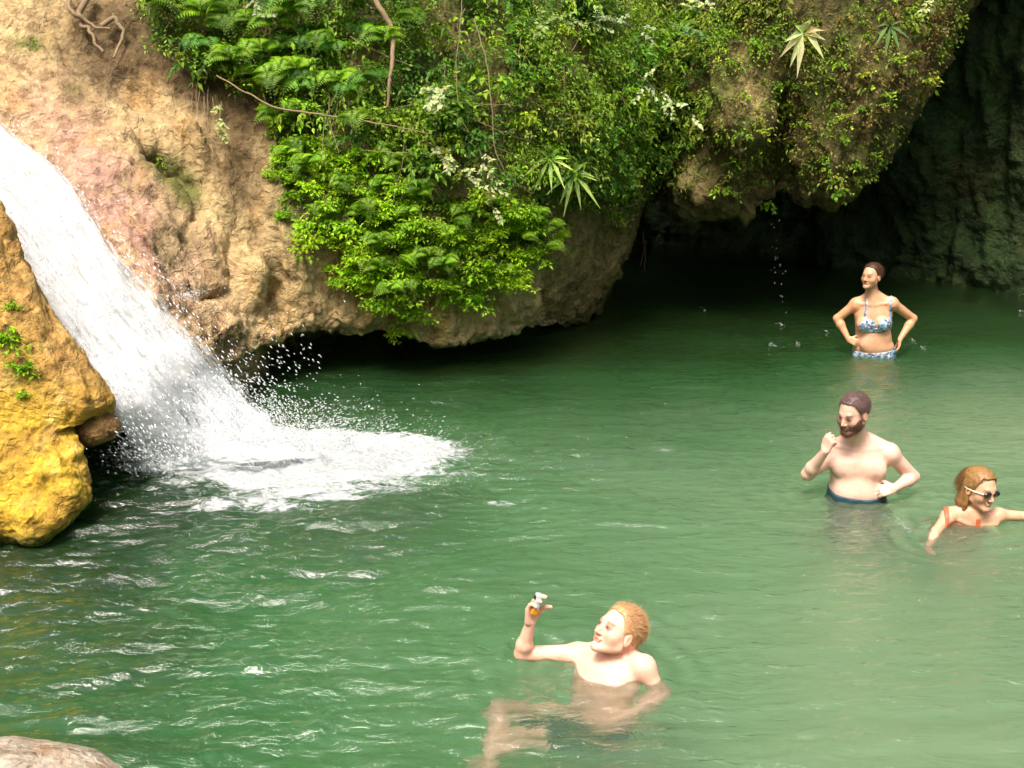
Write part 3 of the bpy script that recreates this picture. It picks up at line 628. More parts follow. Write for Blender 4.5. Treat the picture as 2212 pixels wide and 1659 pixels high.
for i, (u, v) in enumerate(spots(SPARSE2, 120, 21)):
    place(creep[i % 4], u, v, where(u, v, 'small creeper on the brown overhang'), 'small creepers on the overhanging rock', off=.01, scale=rng.uniform(.6, 1.3), rocks=BOTH[1:])

for i, (u, v) in enumerate(spots(FERNBANK, 38, 33)):
    place(ferns_hi[i % 3], u, v, where(u, v, 'feathery lime green fern'), 'feathery ferns of the fern bank', 'fern', off=.2, scale=rng.uniform(.45, .8))
for i, (u, v) in enumerate(spots([(380, 10), (900, 10), (820, 220), (640, 220), (500, 180)], 12, 60)):
    place(ferns_hi[i % 3], u, v, where(u, v, 'broad bright fern'), 'broad bright ferns on the upper cliff', 'fern', off=.42, scale=rng.uniform(.8, 1.1))
# the ferns and plants one can point at
for k, (u, v, s, pr, lab) in enumerate([
    (500, 75, 1.0, 0, 'broad green fern hanging highest, left of the others above the dark hollow'), (560, 120, .95, 2, 'broad yellowish green fern hanging just right of the dark hollow'),
    (440, 40, 1.1, 1, 'wide drooping fern at the top, its fronds spread over the tan slope edge'), (640, 110, .85, 0, 'fern with one bright fan-like frond at the top left of the cliff'),
    (600, 190, .75, 2, 'small bright fern just above the long bare branch'), (760, 240, .95, 1, 'arching fern whose fronds comb down over the long bare branch'),
    (340, 90, 1.0, 1, 'dark green fern at the left end of the vegetation beside the bare roots'), (690, 40, 1.0, 0, 'green fern at the top of the photo left of the upright trunk'),
    (885, 100, .95, 1, 'olive green fern behind the upright brown trunk, on its right'), (600, 305, .7, 2, 'pale fern clump hanging at the left end of the fern bank'),
    (300, 60, .9, 1, 'narrow bright fern hanging furthest left over the dark rock'), (835, 600, .5, 2, 'small fern hanging at the lowest tip of the fern bank')]):
    place(ferns_hi[pr], u, v, lab, cat='fern', off=.38, scale=s * 1.1)
for i, (u, v) in enumerate(spots([(320, 0), (820, 0), (820, 220), (640, 210), (430, 120)], 22, 38)):
    place(ferns_dk[i % 2], u, v, where(u, v, 'dark green fern'), 'dark ferns of the shaded upper left', 'fern', off=.26, scale=rng.uniform(.7, 1.1))
def solo(name, r, u, v, lab, off=.12, scale=1., cat='plant', yaw=0., roll=0., rocks=BOTH): return place(single(name, r), u, v, lab, cat=cat, off=off, scale=scale, yaw=yaw, roll=roll, rocks=rocks)
LANCE = np.array([.38, .56, .15])
solo('lance_leaf_plant', proto_rosette(.29, .042, LANCE, 11), 1185, 350, 'light green plant with a star of long narrow leaves, the upper of two', .3)
solo('lance_leaf_plant', proto_rosette(.27, .038, LANCE * .95, 9), 1140, 385, 'light green plant with long narrow leaves, the lower of two', .3)
solo('broad_leaf_plant', proto_rosette(.28, .07, PALE * .95, 9, .2, .55), 1722, 62, 'pale plant with a whorl of broad drooping leaves on the overhanging rock', .16, rocks=BOTH[1:])
solo('broad_leaf_plant', proto_rosette(.20, .04, np.array([.2, .32, .1]), 7, .2, .6), 1925, 60, 'light green whorled plant at the upper right of the overhanging rock', .1, rocks=BOTH[1:])
PB = [(1200, 90, .62, (.9, -.3, .1), 1., 'pale leafy branch reaching right at the top centre of the cliff', PALE * .8), (1300, 150, .62, (.95, -.25, -.45), 1.05, 'pale grey-green leafy branch drooping right towards the overhanging rock', PALE),
      (1370, 40, .42, (.6, -.3, .5), 1., 'pale leafy branch at the top, left of the overhanging rock', PALE * 1.05), (1080, 130, .6, (.4, -.4, .3), 1., 'yellowish green leafy branch right of the upright trunk', np.array([.28, .38, .12])),
      (1000, 280, .55, (.5, -.4, -.3), 1., 'pale twiggy plant in the middle of the cliff above the fern bank', PALE * .85), (930, 245, .4, (.3, -.5, .2), 1.25, 'plant with larger pale upright leaves beside the tangled twigs', PALE * .9),
      (1030, 330, .5, (.2, -.4, -.8), .9, 'grey-green leafy twig hanging down into the fern bank', PALE * .75), (860, 20, .5, (.7, -.3, .2), 1., 'pale leafy branch at the very top beside the bare trunk', PALE * .8),
      (540, 20, .5, (.5, -.3, -.3), .8, 'thin branch with small pale leaves at the top left of the cliff', PALE * .7), (1960, 10, .4, (-.3, -.3, -.4), .8, 'pale grey twiggy plant at the top right of the overhanging rock', PALE * .85),
      (510, 290, .3, (.2, -.3, -.8), .8, 'small pale green plant hanging beside the bare roots', PALE * .75), (1330, 45, .4, (.8, -.2, -.1), .9, 'light leafy branch at the top just behind the pale drooping one', np.array([.2, .33, .1]))]
for u, v, L, dv, s, lab, c in PB: solo('leafy_branch', proto_branch(L, c, dv, 110, .05 * s, .032 * s), u, v, lab, .45, cat='branch')
HEART = np.array([.16, .33, .02])
for u, v, s, lab, pr in [(1335, 415, .8, 'bright heart-leaved creeper on the right shoulder of the cliff', 0), (1660, 430, .8, 'bright green creeper dangling from the lowest edge of the overhanging rock', 1), (1808, 412, 1.1, 'round tuft of bright green leaves under the right part of the overhanging rock', 1),
                     (1630, 95, 1.1, 'lime green leafy tuft growing above the bare patch of the overhanging rock', 1), (1435, 395, .6, 'small bright leaf tuft at the left end of the overhanging rock', 0), (1560, 412, .55, 'small bright leaf tuft at the middle of the overhang edge', 0), (1575, 350, .7, 'yellowish creeper below the bare patch of the overhanging rock', 1), (1820, 300, .7, 'small bright green fern-like plant on the right of the overhanging rock', 0)]:
    lv, st = proto_smallleaf(.13, HEART if pr else HEART * [1.1, 1, 1], 60, .055 if not pr else .038, .045 if not pr else .034, 7)
    solo('bright_creeper', (lv, st), u, v, lab, .06, s)
# tufts on the yellow rock and the slope
for u, v, s, nm, lab in [(12, 700, 1.15, 'yellow_rock', 'bright green fern tuft on the face of the yellow rock, the upper one'), (45, 775, .85, 'yellow_rock', 'bright green fern tuft on the yellow rock, below the larger one'), (30, 650, .6, 'yellow_rock', 'small moss tuft at the top of the yellow rock face'),
                     (55, 840, .5, 'yellow_rock', 'thin green tuft trailing lowest down the yellow rock')]:
    place(maid[2] if s > .7 else maid[0], u, v, lab, None, 'fern', off=0.0, scale=s * .62, rocks=[nm])
for u, v, s, lab in [(70, 92, .55, 'green moss cushion on the tan slope at the upper left'), (110, 120, .35, 'small green plant on the tan slope right of the moss cushion'), (345, 340, .4, 'dark green plants inside the hollow of the tan slope')]:
    place(smalls[0], u, v, lab, None, 'plant', off=-.02, scale=s, rocks=['cliff'])

# trunks, long branches, roots and vines: each one its own tube
def vine(name, pts, rad, lab, cat, group=None, wob=.01, lift=.25):
    W_ = np.array([(lambda q: q[0] + np.array([0, -lift if len(p) < 3 else -p[2], 0]))(on_rock(BOTH, p[0], p[1])) for p in pts])
    for i, p in enumerate(pts):                  # keep the traced line, at the depth found on the cliff
        W_[i] = at(p[0], p[1], Y=W_[i][1])
    C = crom(W_, 10); C = C + fbm(C * 9, 2, 500 + len(pts))[:, None] * wob * np.array([1, .6, 1])
    V, Fc = tube(C, np.interp(np.linspace(0, 1, len(C)), np.linspace(0, 1, len(rad)), rad), 7)
    o = mesh_from(name, V - C[0], Fc, M_BARK); o.location = C[0]; tag(o, lab, cat, group)
vine('bare_branch', [(468, 163), (530, 198), (600, 233), (700, 248), (790, 262), (868, 276), (930, 290)], [.006, .009, .007, .004], 'long bare brown branch running level across the ferns', 'branch', lift=.55)
vine('tree_trunk', [(790, -40), (818, 15), (846, 60), (848, 120), (842, 170), (838, 230)], [.028, .024, .018, .012], 'upright bare brown trunk at the top of the cliff', 'trunk', lift=.5)
vine('vine', [(1000, -20), (994, 60), (985, 140), (990, 220)], [.004, .003], 'thin straight vine hanging from the top centre of the cliff', 'vine', lift=.6)
vine('vine', [(1025, 40), (1050, 130), (1062, 220), (1070, 320), (1100, 380), (1150, 420)], [.005, .003], 'pale vine trailing from the top centre down into the fern bank', 'vine', lift=.55)
vine('vine', [(1500, 40), (1475, 75), (1455, 110), (1432, 140)], [.005, .003], 'looping pale vine at the top of the overhanging rock', 'vine', lift=.3)
vine('vine', [(1415, 250), (1405, 330), (1398, 400), (1370, 440), (1300, 460)], [.005, .003], 'thin vine curling down the right edge of the tan cliff', 'vine', lift=.25)
vine('vine', [(1640, 420), (1720, 500), (1800, 470), (1838, 420)], [.0, .003], 'thin vine', 'vine') if 0 else None
vine('bare_root', [(195, -20), (175, 30), (190, 70), (225, 110)], [.035, .02, .012], 'thick gnarled root at the top left of the slope', 'root', lift=.12, wob=.04)
vine('bare_root', [(225, 50), (250, 40), (262, 80), (240, 130)], [.025, .02, .01], 'twisted brown root right of the gnarled root', 'root', lift=.12, wob=.04)
vine('bare_root', [(150, -20), (155, 25), (190, 45), (235, 65)], [.02, .02, .01], 'brown root crossing above the gnarled root', 'root', lift=.16, wob=.03)
for i, (u, v0, v1) in enumerate([(416, 180, 240), (424, 175, 290), (432, 185, 265), (441, 200, 310), (449, 190, 280), (460, 210, 330), (478, 220, 300), (690, 520, 560), (705, 500, 575), (716, 505, 560), (730, 520, 590), (1395, 520, 590), (1388, 500, 575), (745, 540, 600)]):
    vine('hanging_root', [(u, v0), (u + rng.normal(0, 3), (v0 + v1) / 2), (u + rng.normal(0, 5), v1)], [.004, .002], where(u, v1, 'thin hanging root'), 'root', 'thin hanging roots', lift=.08)
for i in range(26):
    u, v = rng.uniform(640, 1380), rng.uniform(-20, 330); a = rng.uniform(-.5, .5) + (math.pi / 2 if rng.random() < .6 else 0); L = rng.uniform(60, 160)
    vine('twig', [(u, v), (u + L * .5 * math.cos(a) + rng.normal(0, 8), v + L * .5 * math.sin(a)), (u + L * math.cos(a) + rng.normal(0, 14), v + L * math.sin(a))], [.0035, .002], where(u, v, 'thin bare twig'), 'twig', 'bare twigs in the upper vegetation', lift=rng.uniform(.25, .5))
# ------------------------------------------------------------------ waterfall
def fall_material():
    m = new_mat('falling_white_water'); n = N(m); a = n.attr('col')
    v = n.mapped(a, (7, 2.2, 1)); f = n.noise(v, 2.2, 8, .72, .4); g = n.noise(n.mapped(a, (24, 7, 1)), 2.0, 6, .75, .3)
    sep = n.t.nodes.new('ShaderNodeSeparateColor'); n.t.links.new(a, sep.inputs[0])
    al = n.math('ADD', n.math('MULTIPLY', f, .75), n.math('MULTIPLY', g, .6))
    al = n.math('MULTIPLY', n.math('ADD', n.math('SUBTRACT', al, 1.0), sep.outputs[2]), 5.5, True)
    c = n.mix(g, (.78, .82, .84), (.95, .96, .97))
    d = n('ShaderNodeBsdfDiffuse', ins={'Color': c, 'Normal': n.bump(n.math('ADD', f, n.math('MULTIPLY', g, .5)), .05, .6)}); t = n('ShaderNodeBsdfTranslucent', ins={'Color': c})
    x = n('ShaderNodeMixShader', ins={0: .42}); n.t.links.new(d.outputs[0], x.inputs[1]); n.t.links.new(t.outputs[0], x.inputs[2])
    tr = n('ShaderNodeBsdfTransparent'); y = n('ShaderNodeMixShader', ins={0: al}); n.t.links.new(tr.outputs[0], y.inputs[1]); n.t.links.new(x.outputs[0], y.inputs[2])
    n.out(y); return m
M_FALL = fall_material()
LE = [(-420, -60), (-280, 130), (-150, 300), (-15, 475), (70, 610), (150, 745), (210, 850), (250, 925), (285, 985), (300, 1020)]
RE = [(-200, 20), (-90, 130), (20, 245), (190, 390), (290, 535), (390, 640), (490, 745), (580, 840), (660, 930), (705, 985)]
nS, nT = 70, 260
le = crom(np.array(LE, float), 40); re_ = crom(np.array(RE, float), 40)
pick = np.linspace(0, len(le) - 1, nT).astype(int); le, re_ = le[pick], re_[pick]
S = np.linspace(0, 1, nS)[None, :, None]; UV = le[:, None] * (1 - S) + re_[:, None] * S
G2, NN, uu, vv = [a[:172] for a in ROCKS['cliff']]
def depth_at(u, v):
    w = (uu - u) ** 2 + (vv - v) ** 2; k = w < 500
    return G2[..., 1][k].min() if k.any() else np.nan
Yd = np.array([[depth_at(*UV[i, j]) for j in range(0, nS, 6)] for i in range(0, nT, 8)])
for r_ in Yd.T:                                  # past the lip the jet falls freely
    bad = np.isnan(r_)
    if bad.any(): r_[bad] = np.interp(np.flatnonzero(bad), np.flatnonzero(~bad), r_[~bad])
Yg = np.stack([np.interp(np.arange(nT), np.arange(0, nT, 8), Yd[:, j]) for j in range(Yd.shape[1])], 1)
Yg = np.stack([np.interp(np.arange(nS), np.arange(0, nS, 6), Yg[i]) for i in range(nT)])
base = np.stack([at(*UV[-1, j], z=-.02)[1] for j in (0, nS // 2, nS - 1)]); base = np.interp(np.arange(nS), [0, nS // 2, nS - 1], base)
tt = np.linspace(0, 1, nT)[:, None]; Yg = Yg * (1 - sstep(.72, 1, tt)) + base[None] * sstep(.72, 1, tt)
for _ in range(25):
    Yg[1:-1] = (Yg[:-2] + 2 * Yg[1:-1] + Yg[2:]) / 4; Yg[:, 1:-1] = (Yg[:, :-2] + 2 * Yg[:, 1:-1] + Yg[:, 2:]) / 4
fall_root = empty('waterfall', tuple(at(*UV[-1, nS // 2], z=0.))); tag(fall_root, 'white waterfall sliding down the tan rock slope into the pool', 'waterfall')
FP = None
for lay, (off, thr) in enumerate(((.08, .50), (.16, .31), (.25, .16))):
    P = np.array([[at(UV[i, j, 0], UV[i, j, 1], Y=Yg[i, j] - off * (1 + .5 * math.sin(math.pi * j / (nS - 1)))) for j in range(nS)] for i in range(nT)])
    st = np.stack([S[..., 0].repeat(nT, 0) * 2 + lay * 3.7, np.repeat(tt, nS, 1) * 4, np.zeros((nT, nS))], -1)
    q = st * np.array([4.5, 2.2, 1]) + lay * 9
    d = fbm(q, 5, 600 + lay, .62); nn = grid_normals(P); P = P - np.abs(nn) * np.sign([0, 1, -1]) * (d * (.04 + .05 * tt))[..., None]
    edge = np.sin(np.clip(S[..., 0], 0, 1) * math.pi)[0][None] ** .5
    s1 = S[..., 0] + .06 * fbm(q * .8, 3, 620)
    mask = thr + .05 - (1 - sstep(0, .06, s1)) * .5 - (1 - sstep(0, .30, 1 - s1)) * (.42 - .1 * lay) + .06 * sstep(.5, .8, tt) + .35 * sstep(.9, 1, tt)
    mask = mask - .16 * sstep(.0, .45, fbm(q * np.array([.7, .5, 1]), 3, 640)) * (s1 > .3)
    hole = blob(UV[..., 0], UV[..., 1], 395, 905, 45, 40) * .14; mask = mask - hole
    C = np.stack([st[..., 0], st[..., 1], np.clip(mask, 0, 1)], -1)
    o = mesh_from('water_sheet', P.reshape(-1, 3) - np.array(fall_root.location), grid_faces(nT, nS), M_FALL, cols=C.reshape(-1, 3), parent=fall_root)
    if lay == 1: FP = P

# spray: water drops thrown off the falls
def spray_material():
    m = new_mat('white_spray'); n = N(m); d = n('ShaderNodeBsdfPrincipled', ins={'Base Color': (.85, .88, .88, 1), 'Roughness': .25}); t = n('ShaderNodeBsdfTransparent'); x = n('ShaderNodeMixShader', ins={0: .55}); n.t.links.new(t.outputs[0], x.inputs[1]); n.t.links.new(d.outputs[0], x.inputs[2]); n.out(x); return m
octv = np.array([[1, 0, 0], [-1, 0, 0], [0, 1, 0], [0, -1, 0], [0, 0, 1], [0, 0, -1]], float); octf = np.array([[4, 0, 2], [4, 2, 1], [4, 1, 3], [4, 3, 0], [5, 2, 0], [5, 1, 2], [5, 3, 1], [5, 0, 3]])
def drops(C, Rr, D, el):
    D = unit(D); a = np.array([0.01, 1., .02]); U = unit(np.cross(D, a)); Wv = np.cross(D, U); n = len(C)
    V = C[:, None] + Rr[:, None, None] * (octv[None, :, 0:1] * U[:, None] + octv[None, :, 1:2] * Wv[:, None] + octv[None, :, 2:3] * D[:, None] * el)
    return V.reshape(-1, 3), (np.arange(n)[:, None, None] * 6 + octf).reshape(-1, 3)
cs, rs, ds = [], [], []
def burst(n, u0, v0, su, sv, rot, r0, r1, Y, sy=.25, D=(1, 0, -1)):
    r0, r1 = r0 * .8, r1 * .75
    a = rng.normal(0, 1, (n, 2)) * [su, sv]; c, s = math.cos(rot), math.sin(rot); U = u0 + a[:, 0] * c - a[:, 1] * s; Vv = v0 + a[:, 0] * s + a[:, 1] * c
    for k in range(n):
        p = at(U[k], Vv[k], Y=Y + rng.normal(0, sy))
        if p[2] < .0: p[2] = abs(p[2]) * .1
        cs.append(p); rs.append(rng.uniform(r0, r1) ** 1.0); ds.append(np.array(D) + rng.normal(0, .35, 3))
burst(90, 610, 790, 60, 55, .6, .0025, .007, 8.0); burst(120, 560, 830, 40, 60, .6, .003, .007, 7.9); burst(700, 690, 910, 110, 32, .1, .002, .0055, 7.7, D=(1, 0, .3))
burst(1300, 560, 905, 90, 40, .5, .002, .006, 7.8); burst(900, 520, 960, 160, 28, 0, .002, .006, 7.5, D=(.5, -.5, 1)); burst(500, 800, 960, 120, 22, .05, .002, .005, 7.6, D=(1, 0, .2))
burst(60, 270, 950, 25, 25, .3, .003, .008, 7.0, .1); burst(200, 400, 640, 40, 60, -.7, .002, .005, 8.6, .1); burst(350, 700, 1050, 200, 30, 0, .0015, .004, 7.0, .3); burst(120, 410, 635, 26, 5, -.15, .002, .005, 8.7, .1)
burst(2600, 620, 925, 150, 26, .1, .0015, .0035, 7.6, D=(1, 0, .3)); burst(900, 330, 985, 60, 18, 0, .0015, .004, 7.2)
k = rng.integers(0, nT * nS, 2600); fp = FP.reshape(-1, 3)[k] + rng.normal(0, .05, (2600, 3)) + [0, -.06, .03]
cs += list(fp); rs += list(rng.uniform(.002, .007, 2600)); ds += list(np.array([.8, -.3, -1]) + rng.normal(0, .2, (2600, 3)))
V, Fc = drops(np.array(cs), np.array(rs), np.array(ds), 3.2)
o = mesh_from('water_spray', V, Fc, spray_material()); tag(o, 'white drops thrown up where the waterfall hits the pool', None, None, 'stuff')
# little rain of drops falling from the overhang, and their splashes
cs, rs, ds = [], [], []
for u, v0, v1, z in ((1672, 470, 620, 11.8), (1690, 560, 690, 11.5)):
    for _ in range(12):
        cs.append(at(u + rng.normal(0, 6), rng.uniform(v0, v1), Y=z)); rs.append(rng.uniform(.0018, .0035)); ds.append(np.array([0, 0, 1.]) + rng.normal(0, .05, 3))
V, Fc = drops(np.array(cs), np.array(rs), np.array(ds), 2.2); o = mesh_from('water_drip', V, Fc, bpy.data.materials['white_spray']); tag(o, 'drops dripping from the overhanging rock', None, None, 'stuff')
for u, v, s in ((1686, 702, 1.), (1668, 745, .8), (1722, 742, .6), (1785, 715, .4), (1972, 735, .6), (1990, 750, .5), (2205, 672, .5), (1520, 668, .4), (1940, 1128, 1.3), (1955, 1140, .9)):
    cs, rs, ds = [], [], []
    s *= .28
    for _ in range(int(30 * s) + 6):
        p = at(u, v, z=0.) + np.array([rng.normal(0, .045 * s), rng.normal(0, .05), abs(rng.normal(0, .03 * s))]); cs.append(p); rs.append(rng.uniform(.0015, .0032)); ds.append(rng.normal(0, .5, 3) + [0, 0, 1])
    for _ in range(6): p = at(u, v, z=0.012) + np.array([rng.normal(0, .09 * s), rng.normal(0, .05), 0]); cs.append(p); rs.append(.003); ds.append(np.array([1., .05, 0]))
    cs = np.array(cs); V, Fc = drops(cs, np.array(rs), np.array(ds), 1.8); o = mesh_from('splash', V - cs[0], Fc, bpy.data.materials['white_spray']); o.location = cs[0]
    tag(o, 'small white splash ' + {1686: 'under the dripping overhang', 1668: 'left of and below the drip', 1722: 'right of the two other drip splashes', 1785: 'left of the standing woman\'s elbow', 1972: 'just right of the standing woman\'s hip', 1990: 'a little further right of the standing woman', 2205: 'at the right edge near the cave wall', 1520: 'alone in front of the dark cave mouth', 1940: 'between the bearded man and the girl', 1955: 'beside the girl\'s arm'}[u], 'splash', 'small splashes near the cave')
# ------------------------------------------------------------------ people: one smooth distance field each, meshed as one body
def V3(*a): return np.array(a, float)
def rc(a, b, r1, r2=None):                        # tapered limb
    a, b = np.asarray(a, float), np.asarray(b, float); r2 = r1 if r2 is None else r2
    def f(P):
        ab = b - a; t = np.clip(((P - a) @ ab) / (ab @ ab + 1e-12), 0, 1)
        return np.linalg.norm(P - a - t[..., None] * ab, axis=-1) - (r1 + (r2 - r1) * t)
    m = max(r1, r2); return f, np.minimum(a, b) - m, np.maximum(a, b) + m
def el(c, rad, B=None):                           # ellipsoid with axes = rows of B
    c, rad = np.asarray(c, float), np.asarray(rad, float); B = np.eye(3) if B is None else np.asarray(B)
    def f(P):
        q = (P - c) @ B.T; k0 = np.linalg.norm(q / rad, axis=-1); k1 = np.linalg.norm(q / rad ** 2, axis=-1)
        return k0 * (k0 - 1) / (k1 + 1e-9)
    m = rad.max(); return f, c - m, c + m
class Field:
    def __init__(s, lo, hi, res):
        s.lo, s.res = np.array(lo, float), res; s.n = np.ceil((np.array(hi) - lo) / res).astype(int) + 1
        s.f = np.full(s.n, .2, np.float32)
    def box(s, lo, hi, pad):
        i0 = np.clip(np.floor((lo - pad - s.lo) / s.res).astype(int), 0, s.n); i1 = np.clip(np.ceil((hi + pad - s.lo) / s.res).astype(int) + 1, 0, s.n)
        return tuple(slice(a, b) for a, b in zip(i0, i1))
    def pts(s, sl):
        ax = [s.lo[k] + np.arange(sl[k].start, sl[k].stop) * s.res for k in range(3)]
        return np.stack(np.meshgrid(*ax, indexing='ij'), -1)
    def add(s, prim, k=.02, sub=False):
        fn, lo, hi = prim; sl = s.box(lo, hi, k + .028); 
        if any(x.stop <= x.start for x in sl): return
        d = fn(s.pts(sl)).astype(np.float32); a = s.f[sl]
        if sub:
            h = np.clip(.5 - .5 * (a + d) / k, 0, 1); s.f[sl] = a * (1 - h) + (-d) * h + k * h * (1 - h)
        else:
            h = np.clip(.5 + .5 * (a - d) / k, 0, 1); s.f[sl] = a * (1 - h) + d * h - k * h * (1 - h)
    def mesh(s, f=None):
        f = s.f if f is None else f; ins = f < 0; nx, ny, nz = f.shape
        c = np.zeros((nx - 1, ny - 1, nz - 1), np.int8)
        for dx in (0, 1):
            for dy in (0, 1):
                for dz in (0, 1): c += ins[dx:nx - 1 + dx, dy:ny - 1 + dy, dz:nz - 1 + dz]
        act = np.argwhere((c > 0) & (c < 8))
        if not len(act): return np.zeros((0, 3)), np.zeros((0, 4), int)
        idx = np.full(c.shape, -1, np.int32); idx[tuple(act.T)] = np.arange(len(act))
        acc = np.zeros((len(act), 3)); cnt = np.zeros(len(act)); cor = [(a, b, d) for a in (0, 1) for b in (0, 1) for d in (0, 1)]
        vals = {o: f[act[:, 0] + o[0], act[:, 1] + o[1], act[:, 2] + o[2]] for o in cor}
        for o in cor:
            for ax in range(3):
                if o[ax]: continue
                p = list(o); p[ax] = 1; a, b = vals[o], vals[tuple(p)]; m = (a < 0) != (b < 0); t = np.where(m, a / (a - b + 1e-12), 0)
                e = np.tile(np.array(o, float), (len(act), 1)); e[:, ax] = t; acc[m] += e[m]; cnt[m] += 1
        Vt = s.lo + (act + acc / np.maximum(cnt, 1)[:, None]) * s.res; Q = []
        for ax in range(3):
            sl0 = [slice(1, -1)] * 3; sl0[ax] = slice(0, -1); sl1 = list(sl0); sl1[ax] = slice(1, None)
            a, b = ins[tuple(sl0)], ins[tuple(sl1)]; e = np.argwhere(a != b)
            if not len(e): continue
            o = np.ones(3, int); o[ax] = 0; e = e + o; u_, w_ = (ax + 1) % 3, (ax + 2) % 3; du = np.eye(3, dtype=int)[u_]; dw = np.eye(3, dtype=int)[w_]
            q = np.stack([idx[tuple((e - du - dw).T)], idx[tuple((e - dw).T)], idx[tuple(e.T)], idx[tuple((e - du).T)]], 1)
            fl = ~ins[tuple(e.T)]; q[~fl] = q[~fl][:, ::-1]; Q.append(q)
        Q = np.concatenate(Q); return Vt, Q[(Q >= 0).all(1)]
def frame(yaw, pitch, roll=0.):
    """rows right/forward/up; yaw 0 faces the camera (-y), positive yaw turns towards picture left (-x)"""
    fw = V3(-math.sin(yaw) * math.cos(pitch), -math.cos(yaw) * math.cos(pitch), math.sin(pitch))
    rt = unit(np.cross(fw, V3(0, 0, 1))); up = np.cross(rt, fw)
    c, s = math.cos(roll), math.sin(roll); return np.stack([rt * c + up * s, fw, up * c - rt * s])
def head(F, C, B, s=1., female=False):
    L = lambda x, y, z: C + s * (x * B[0] + y * B[1] + z * B[2])
    E = lambda c, r: el(L(*c), np.array(r) * s, B)
    F.add(E((0, -.014, .038), (.074, .095, .082)), .01); F.add(E((0, .022, -.012), (.065, .068, .090)), .025)
    w = .9 if female else 1.
    for q in (-1, 1):
        F.add(rc(L(q * .052 * w, .0, -.055), L(q * .011, .068, -.096), .021 * s, .018 * s), .026)
        F.add(E((q * .040, .048, -.030), (.026, .026, .026)), .03)
    F.add(E((0, .075, -.098), (.019, .015, .016)), .014)
    F.add(rc(L(-.030, .079, .020), L(.030, .079, .020), .0105 * s), .022)
    for q in (-1, 1): F.add(E((q * .031, .101, .001), (.015, .0125, .009)), .012, sub=True)
    for q in (-1, 1): F.add(E((q * .031, .077, .000), (.014, .0125, .012)), .004)
    F.add(rc(L(0, .084, .008), L(0, .106, -.034), .0085 * s, .0100 * s), .014)
    for q in (-1, 1): F.add(E((q * .012, .094, -.038), (.008, .010, .007)), .006)
    F.add(rc(L(-.020, .084, -.058), L(.020, .084, -.058), .006 * s), .005); F.add(rc(L(-.016, .085, -.069), L(.016, .085, -.069), .0065 * s), .005)
    F.add(E((0, .096, -.0635), (.024, .006, .0016)), .002, sub=True)
    for q in (-1, 1):
        F.add(E((q * .079, -.010, -.008), (.010, .019, .032)), .008); F.add(E((q * .089, -.006, -.004), (.006, .010, .018)), .005, sub=True)
    return L
def hand(F, wr, D, Nn, ts, s=1., curl=(.5, .6, .4), thumb=.5, spread=.06, out=.75):
    D = unit(D); A = unit(np.cross(D, Nn)) * ts; Nn = unit(Nn - D * (Nn @ D)); ln = (.072, .082, .076, .060)
    for i in range(4):
        o = (.030 - .020 * i); k0 = wr + s * (A * o * .7 + D * .012); k1 = wr + s * (A * o + D * (.088 - .006 * abs(i - 1)))
        F.add(rc(k0, k1, .0135 * s, .0115 * s), .014); p = k1; th = 0; dd = unit(D + A * spread * (1.5 - i))
        for j, (fr_, cu) in enumerate(zip((.46, .30, .26), curl)):
            th += cu * (1 + .12 * i); q = p + s * ln[i] * fr_ * (dd * math.cos(th) + Nn * math.sin(th)); F.add(rc(p, q, (.0098 - .0009 * j) * s, (.0090 - .0009 * j) * s), .004); p = q
    p = wr + s * (A * .024 + D * .022); d0 = unit(A * out + D * .6 + Nn * .3); q = p + s * .044 * d0; F.add(rc(p, q, .0155 * s, .012 * s), .012)
    d1 = unit(d0 * .6 + D * .5 + Nn * thumb); r_ = q + s * .032 * d1; F.add(rc(q, r_, .0112 * s, .0102 * s), .004); d2 = unit(d1 + Nn * thumb * .6 - A * thumb * .4); F.add(rc(r_, r_ + s * .027 * d2, .0102 * s, .0085 * s), .004)
def arm(F, sh, elb, wr, s=1., m=1., k=.03):
    F.add(el(sh, V3(.056, .056, .060) * s * m), .04); F.add(rc(sh, elb, .050 * s * m, .039 * s * m), k)
    mid = elb + (wr - elb) * .28; F.add(rc(elb, mid, .038 * s * m, .041 * s * m), .02); F.add(rc(mid, wr, .040 * s * m, .0245 * s), .02)
def torso(F, pel, nk, r0, r1, st, k=.035):
    """st: list of (h 0..1, half width, half depth, forward shift); returns local-to-world"""
    up = unit(nk - pel); L = np.linalg.norm(nk - pel)
    for i, (h, w, d, fs) in enumerate(st):
        rt = unit(r0 * (1 - h) + r1 * h); rt = unit(rt - up * (rt @ up)); fw = np.cross(up, rt)
        F.add(el(pel + up * L * h + fw * fs, (w, d, L * .16), np.stack([rt, fw, up])), k)
    def T(x, y, h):
        rt = unit(r0 * (1 - h) + r1 * h); rt = unit(rt - up * (rt @ up)); return pel + up * L * h + rt * x + np.cross(up, rt) * y
    return T
def anatomy(F, T, man):
    for q in (-1, 1):
        F.add(rc(T(q * .02, .062, .945), T(q * .145, .030, .955), .010, .008), .018)
        F.add(rc(T(q * .05, -.02, 1.02), T(q * .13, -.01, .96), .03), .03)
def leg(F, hip, kn, an, s=1., m=1.):
    F.add(rc(hip, kn, .085 * s * m, .055 * s * m), .04); c = kn + (an - kn) * .3; F.add(rc(kn, c, .052 * s, .056 * s * m), .02); F.add(rc(c, an, .055 * s * m, .034 * s), .02)

